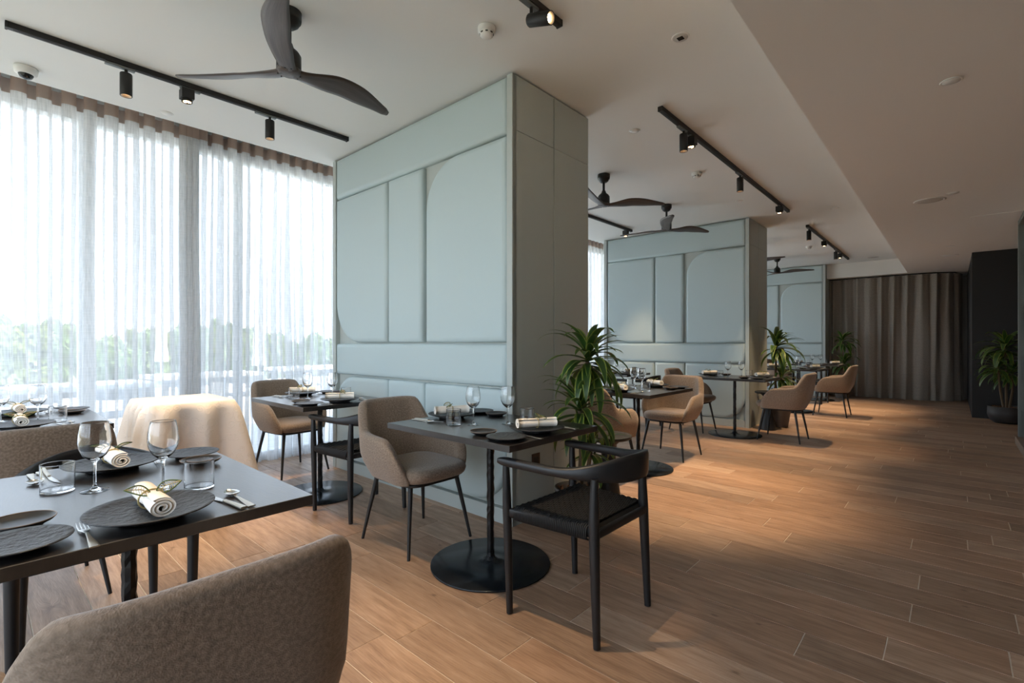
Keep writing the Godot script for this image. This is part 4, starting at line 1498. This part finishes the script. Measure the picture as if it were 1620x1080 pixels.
func ceiling_things() -> void:
	track(0.134, 2.167, -3.88, "black ceiling track over the window tables before the socket pillar")
	track(-0.4, 2.165, -1.61, "short black ceiling track over the inner and aisle tables")
	track(3.47, 7.28, -1.63, "long black ceiling track between socket pillar and middle pillar")
	track(8.41, 12.25, -1.625, "long black ceiling track between middle pillar and dark drapes")
	track(4.0, 6.92, -3.74, "black ceiling track near the sheer curtain before the middle pillar")
	var d := Vector3.DOWN
	spotlight(0.655, -3.88, d, 1.80, "black cylinder spotlight over the window table clear of pillars")
	spotlight(1.53, -3.88, d, 1.80, "black cylinder spotlight over the window table at socket pillar")
	box_spot(0.985, -3.88, 1.80, "black box spotlight over the cloth-covered side table")
	spotlight(1.93, -1.61, Vector3(0.05, -0.30, 0.95), 3.0, "black cylinder spotlight tilted sideways with glaring lamp", true)
	spotlight(0.35, -1.61, d, 1.98, "black cylinder spotlight over the inner table clear of pillars")
	spotlight(1.2, -1.61, d, 1.98, "black cylinder spotlight between the inner and aisle tables")
	spotlight(3.89, -1.63, d, 2.88, "black cylinder spotlight past the socket pillar dracaena")
	box_spot(4.05, -1.63, 2.88, "black box spotlight beside the cylinder spotlight past socket pillar")
	spotlight(5.31, -1.63, d, 2.88, "black cylinder spotlight midway along the track before middle pillar")
	box_spot(6.85, -1.63, 2.88, "black box spotlight over the aisle table at middle pillar")
	spotlight(8.52, -1.625, d, 2.88, "black cylinder spotlight just past the middle pillar")
	box_spot(9.7, -1.625, 2.88, "black box spotlight over the table past middle pillar")
	spotlight(10.8, -1.625, d, 2.88, "black cylinder spotlight between the last two aisle tables")
	box_spot(11.25, -1.625, 2.88, "black box spotlight nearest the dark drapes")
	box_spot(6.75, -3.74, 1.80, "black box spotlight over the window table at middle pillar")
	ceiling_fan(Vector2(1.141, -2.644), deg_to_rad(2.5), "dark propeller ceiling fan before the socket pillar")
	ceiling_fan(Vector2(4.47, -2.735), deg_to_rad(-47), "dark propeller ceiling fan just past the socket pillar")
	ceiling_fan(Vector2(5.99, -2.735), deg_to_rad(-32), "dark propeller ceiling fan just before the middle pillar")
	ceiling_fan(Vector2(9.6, -2.73), deg_to_rad(-118), "dark propeller ceiling fan just past the middle pillar")
	ceiling_fan(Vector2(11.25, -2.72), deg_to_rad(-82), "dark propeller ceiling fan before the drape-side pillar")
	detector(1.945, -1.95, "white smoke detector beside the socket pillar")
	detector(5.07, -1.985, "white smoke detector between socket pillar and middle pillar")
	detector(10.3, -1.965, "white smoke detector past the middle pillar")
	ceiling_cap(2.76, -1.175, H, 0.05, "recessed white emergency light with small lens in raised ceiling", "emergency_light", "light", "grille_grey")
	part("lens", boxm(Vector3(0.034, 0.004, 0.034), 0.001), "lens_dark", get_node("emergency_light"), Vector3(0, -0.007, 0))
	ceiling_cap(3.72, -1.98, H, 0.045, "round white cap on raised ceiling past the socket pillar")
	ceiling_cap(6.42, -1.98, H, 0.045, "round white cap on raised ceiling before the middle pillar")
	ceiling_cap(7.63, -1.16, H, 0.05, "round white cap on raised ceiling by the lowered edge")
	ceiling_cap(1.01, -4.51, H, 0.045, "round white cap on ceiling close to the curtain pocket")
	ceiling_cap(12.5, -1.23, H, 0.12, "round white ceiling speaker at the drape end of raised ceiling", "ceiling_speaker", "speaker", "grille_grey")
	ceiling_cap(3.66, -0.008, LOW, 0.05, "round white cap on the lowered aisle ceiling, on its own")
	ceiling_cap(6.40, -0.004, LOW, 0.05, "round white cap beside the aisle ceiling speaker")
	ceiling_cap(6.58, -0.18, LOW, 0.13, "large round grey ceiling speaker over the aisle", "ceiling_speaker", "speaker", "grille_grey")
	ceiling_cap(9.87, -0.035, LOW, 0.05, "small round cap on aisle ceiling before the flat disc")
	ceiling_cap(10.9, -0.04, LOW, 0.11, "flat white disc speaker on aisle ceiling near dark wall", "ceiling_speaker", "speaker", "plastic_white")
	ceiling_cap(12.95, -0.26, LOW, 0.06, "small round cap on low ceiling beside the dark drapes")
	var o := thing("dome_camera", "white dome security camera by the curtain pocket", "camera", Vector3(0.235, H, -4.44))
	part("base", shared("dome_base", func(): return Shape.new().lathe([Vector2(0, -0.045), Vector2(0.048, -0.045), Vector2(0.056, -0.036), Vector2(0.060, -0.010), Vector2(0.058, -0.0004), Vector2(0, -0.0004)], 32).done()), "plastic_white", o)
	part("dome", shared("dome_lens", func(): return Shape.new().lathe([Vector2(0, -0.074), Vector2(0.016, -0.071), Vector2(0.030, -0.062), Vector2(0.038, -0.046), Vector2(0.038, -0.044), Vector2(0, -0.044)], 28).done()), "lens_dark", o)


func greenery() -> void:
	stool(Vector2(3.14, -1.88), "small round black pedestal table beside potted dracaena at socket pillar")
	stool(Vector2(7.42, -1.91), "small round black pedestal table beside dracaena at middle pillar")
	dracaena(Vector2(2.74, -1.88), "potted dracaena with striped leaves against the socket pillar flank", 0.155, 0.23, "pot", [[Vector3(0.03, 1.08, 0.06), 46, 1.0], [Vector3(-0.12, 0.76, 0.10), 40, 0.95], [Vector3(-0.02, 0.50, 0.12), 18, 0.8]], 11, [Vector3(0, 0, -0.25)])
	dracaena(Vector2(7.80, -1.88), "potted dracaena with long crown against the middle pillar flank", 0.17, 0.26, "pot", [[Vector3(-0.08, 1.13, 0.0), 38, 1.15], [Vector3(0.06, 0.70, 0.03), 30, 0.95]], 12, [Vector3(0, 0, -0.25)])
	dracaena(Vector2(12.78, -1.80), "potted dracaena in front of the dark drapes", 0.16, 0.26, "pot", [[Vector3(0.0, 1.22, 0.0), 34, 1.1], [Vector3(-0.04, 0.74, 0.04), 30, 1.1]], 13, [Vector3(0, 0, -0.33), Vector3(0.42, 0, 0)])
	dracaena(Vector2(10.42, 0.60), "dracaena in a black bowl against the black wall", 0.22, 0.25, "bowl", [[Vector3(-0.02, 1.12, -0.02), 34, 1.15], [Vector3(-0.10, 0.82, -0.1), 28, 1.05], [Vector3(0.06, 0.74, 0.06), 24, 1.0]], 14, [Vector3(0.38, 0, 0)])
	# glazed display case on the aisle
	var o := thing("glazed_display_case", "tall glazed case with grey frame and wooden plinth on aisle", "display case", Vector3(7.2, 0, 0.85))
	part("plinth", boxm(Vector3(2.34, 0.09, 0.6), 0.003, Vector3(0, 0.045, 0)), "case_plinth", o)
	for sx in [-1, 0, 1]:
		part("post", boxm(Vector3(0.05, LOW - 0.1, 0.05), 0.003, Vector3(sx * 1.12, LOW / 2.0 + 0.04, -0.255)), "case_frame", o)
	part("top_rail", boxm(Vector3(2.19, 0.06, 0.05), 0.003, Vector3(0, LOW - 0.045, -0.255)), "case_frame", o)
	part("back_panel", boxm(Vector3(2.24, LOW - 0.1, 0.03), 0.0, Vector3(0, LOW / 2.0 + 0.04, 0.27)), "black_wall", o)
	part("end_panel", boxm(Vector3(0.03, LOW - 0.1, 0.50), 0.0, Vector3(-1.1, LOW / 2.0 + 0.04, 0.01)), "black_wall", o)
	for k in 2:
		part("pane", boxm(Vector3(1.06, LOW - 0.16, 0.0), 0.0, Vector3(-0.56 + 1.12 * k, LOW / 2.0 + 0.02, -0.255)), "case_glass", o)
	part("end_pane", boxm(Vector3(0.0, LOW - 0.16, 0.46), 0.0, Vector3(1.12, LOW / 2.0 + 0.02, 0.0)), "case_glass", o)
	for k in 5:
		part("shelf", boxm(Vector3(2.1, 0.02, 0.46), 0.002, Vector3(0, 0.35 + 0.42 * k, 0.0)), "case_frame", o)


func outside() -> void:
	struct("terrace_floor", boxm(Vector3(40, 0.2, 12.0), 0.0, Vector3(8, -0.14, -11.6)), "terrace_stone")
	struct("hillside", boxm(Vector3(260, 1.0, 160), 0.0, Vector3(20, -4.6, -97)), "hill_earth")
	terrace_table(0.75, -7.6, 0.1, "white-topped terrace table outside the window table clear of pillars")
	terrace_table(2.5, -8.9, 0.1, "white-topped terrace table outside behind the cloth-covered stand")
	terrace_table(4.7, -9.9, 0.1, "white-topped terrace table outside beyond two closed parasols")
	terrace_table(7.0, -11.2, 0.1, "white-topped terrace table farthest along the terrace")
	for k in 4:
		var p: Vector2 = [Vector2(0.75, -7.6), Vector2(2.5, -8.9), Vector2(4.7, -9.9), Vector2(7.0, -11.2)][k]
		for q in 2:
			terrace_chair(p.x - 0.4 + 0.8 * q, p.y + 0.62, 0.1, "dark metal chair pulled up to a white terrace table")
	parasol(3.6, -16.6, 2.5, "closed white parasol on terrace behind the cloth-covered stand")
	parasol(5.45, -14.6, 2.1, "closed white parasol on terrace beside the socket pillar view")
	var r := RandomNumberGenerator.new()
	r.seed = 8
	for k in 34:
		var px := lerpf(-40.0, 560.0, k / 33.0)
		var deep := 22.0 + 40.0 * fposmod(k * 0.618034, 1.0)
		var u := (px - 810.0) / 772.5
		var x := (0.742 + u * 0.670) * deep
		var z := (-0.670 + u * 0.742) * deep
		var crest := 1.2 + (lerpf(18.0, 40.0, 0.5 + 0.5 * sin(px * 0.021 + 1.0)) + r.randf_range(-8, 8)) / 772.5 * deep
		tree(Vector3(x, -4.1, z), r.randf_range(1.3, 1.9), crest + 4.1, k % 3, ["round dark green tree on the hillside", "bluish green tree on the hillside", "yellowish green tree on the hillside"][k % 3])
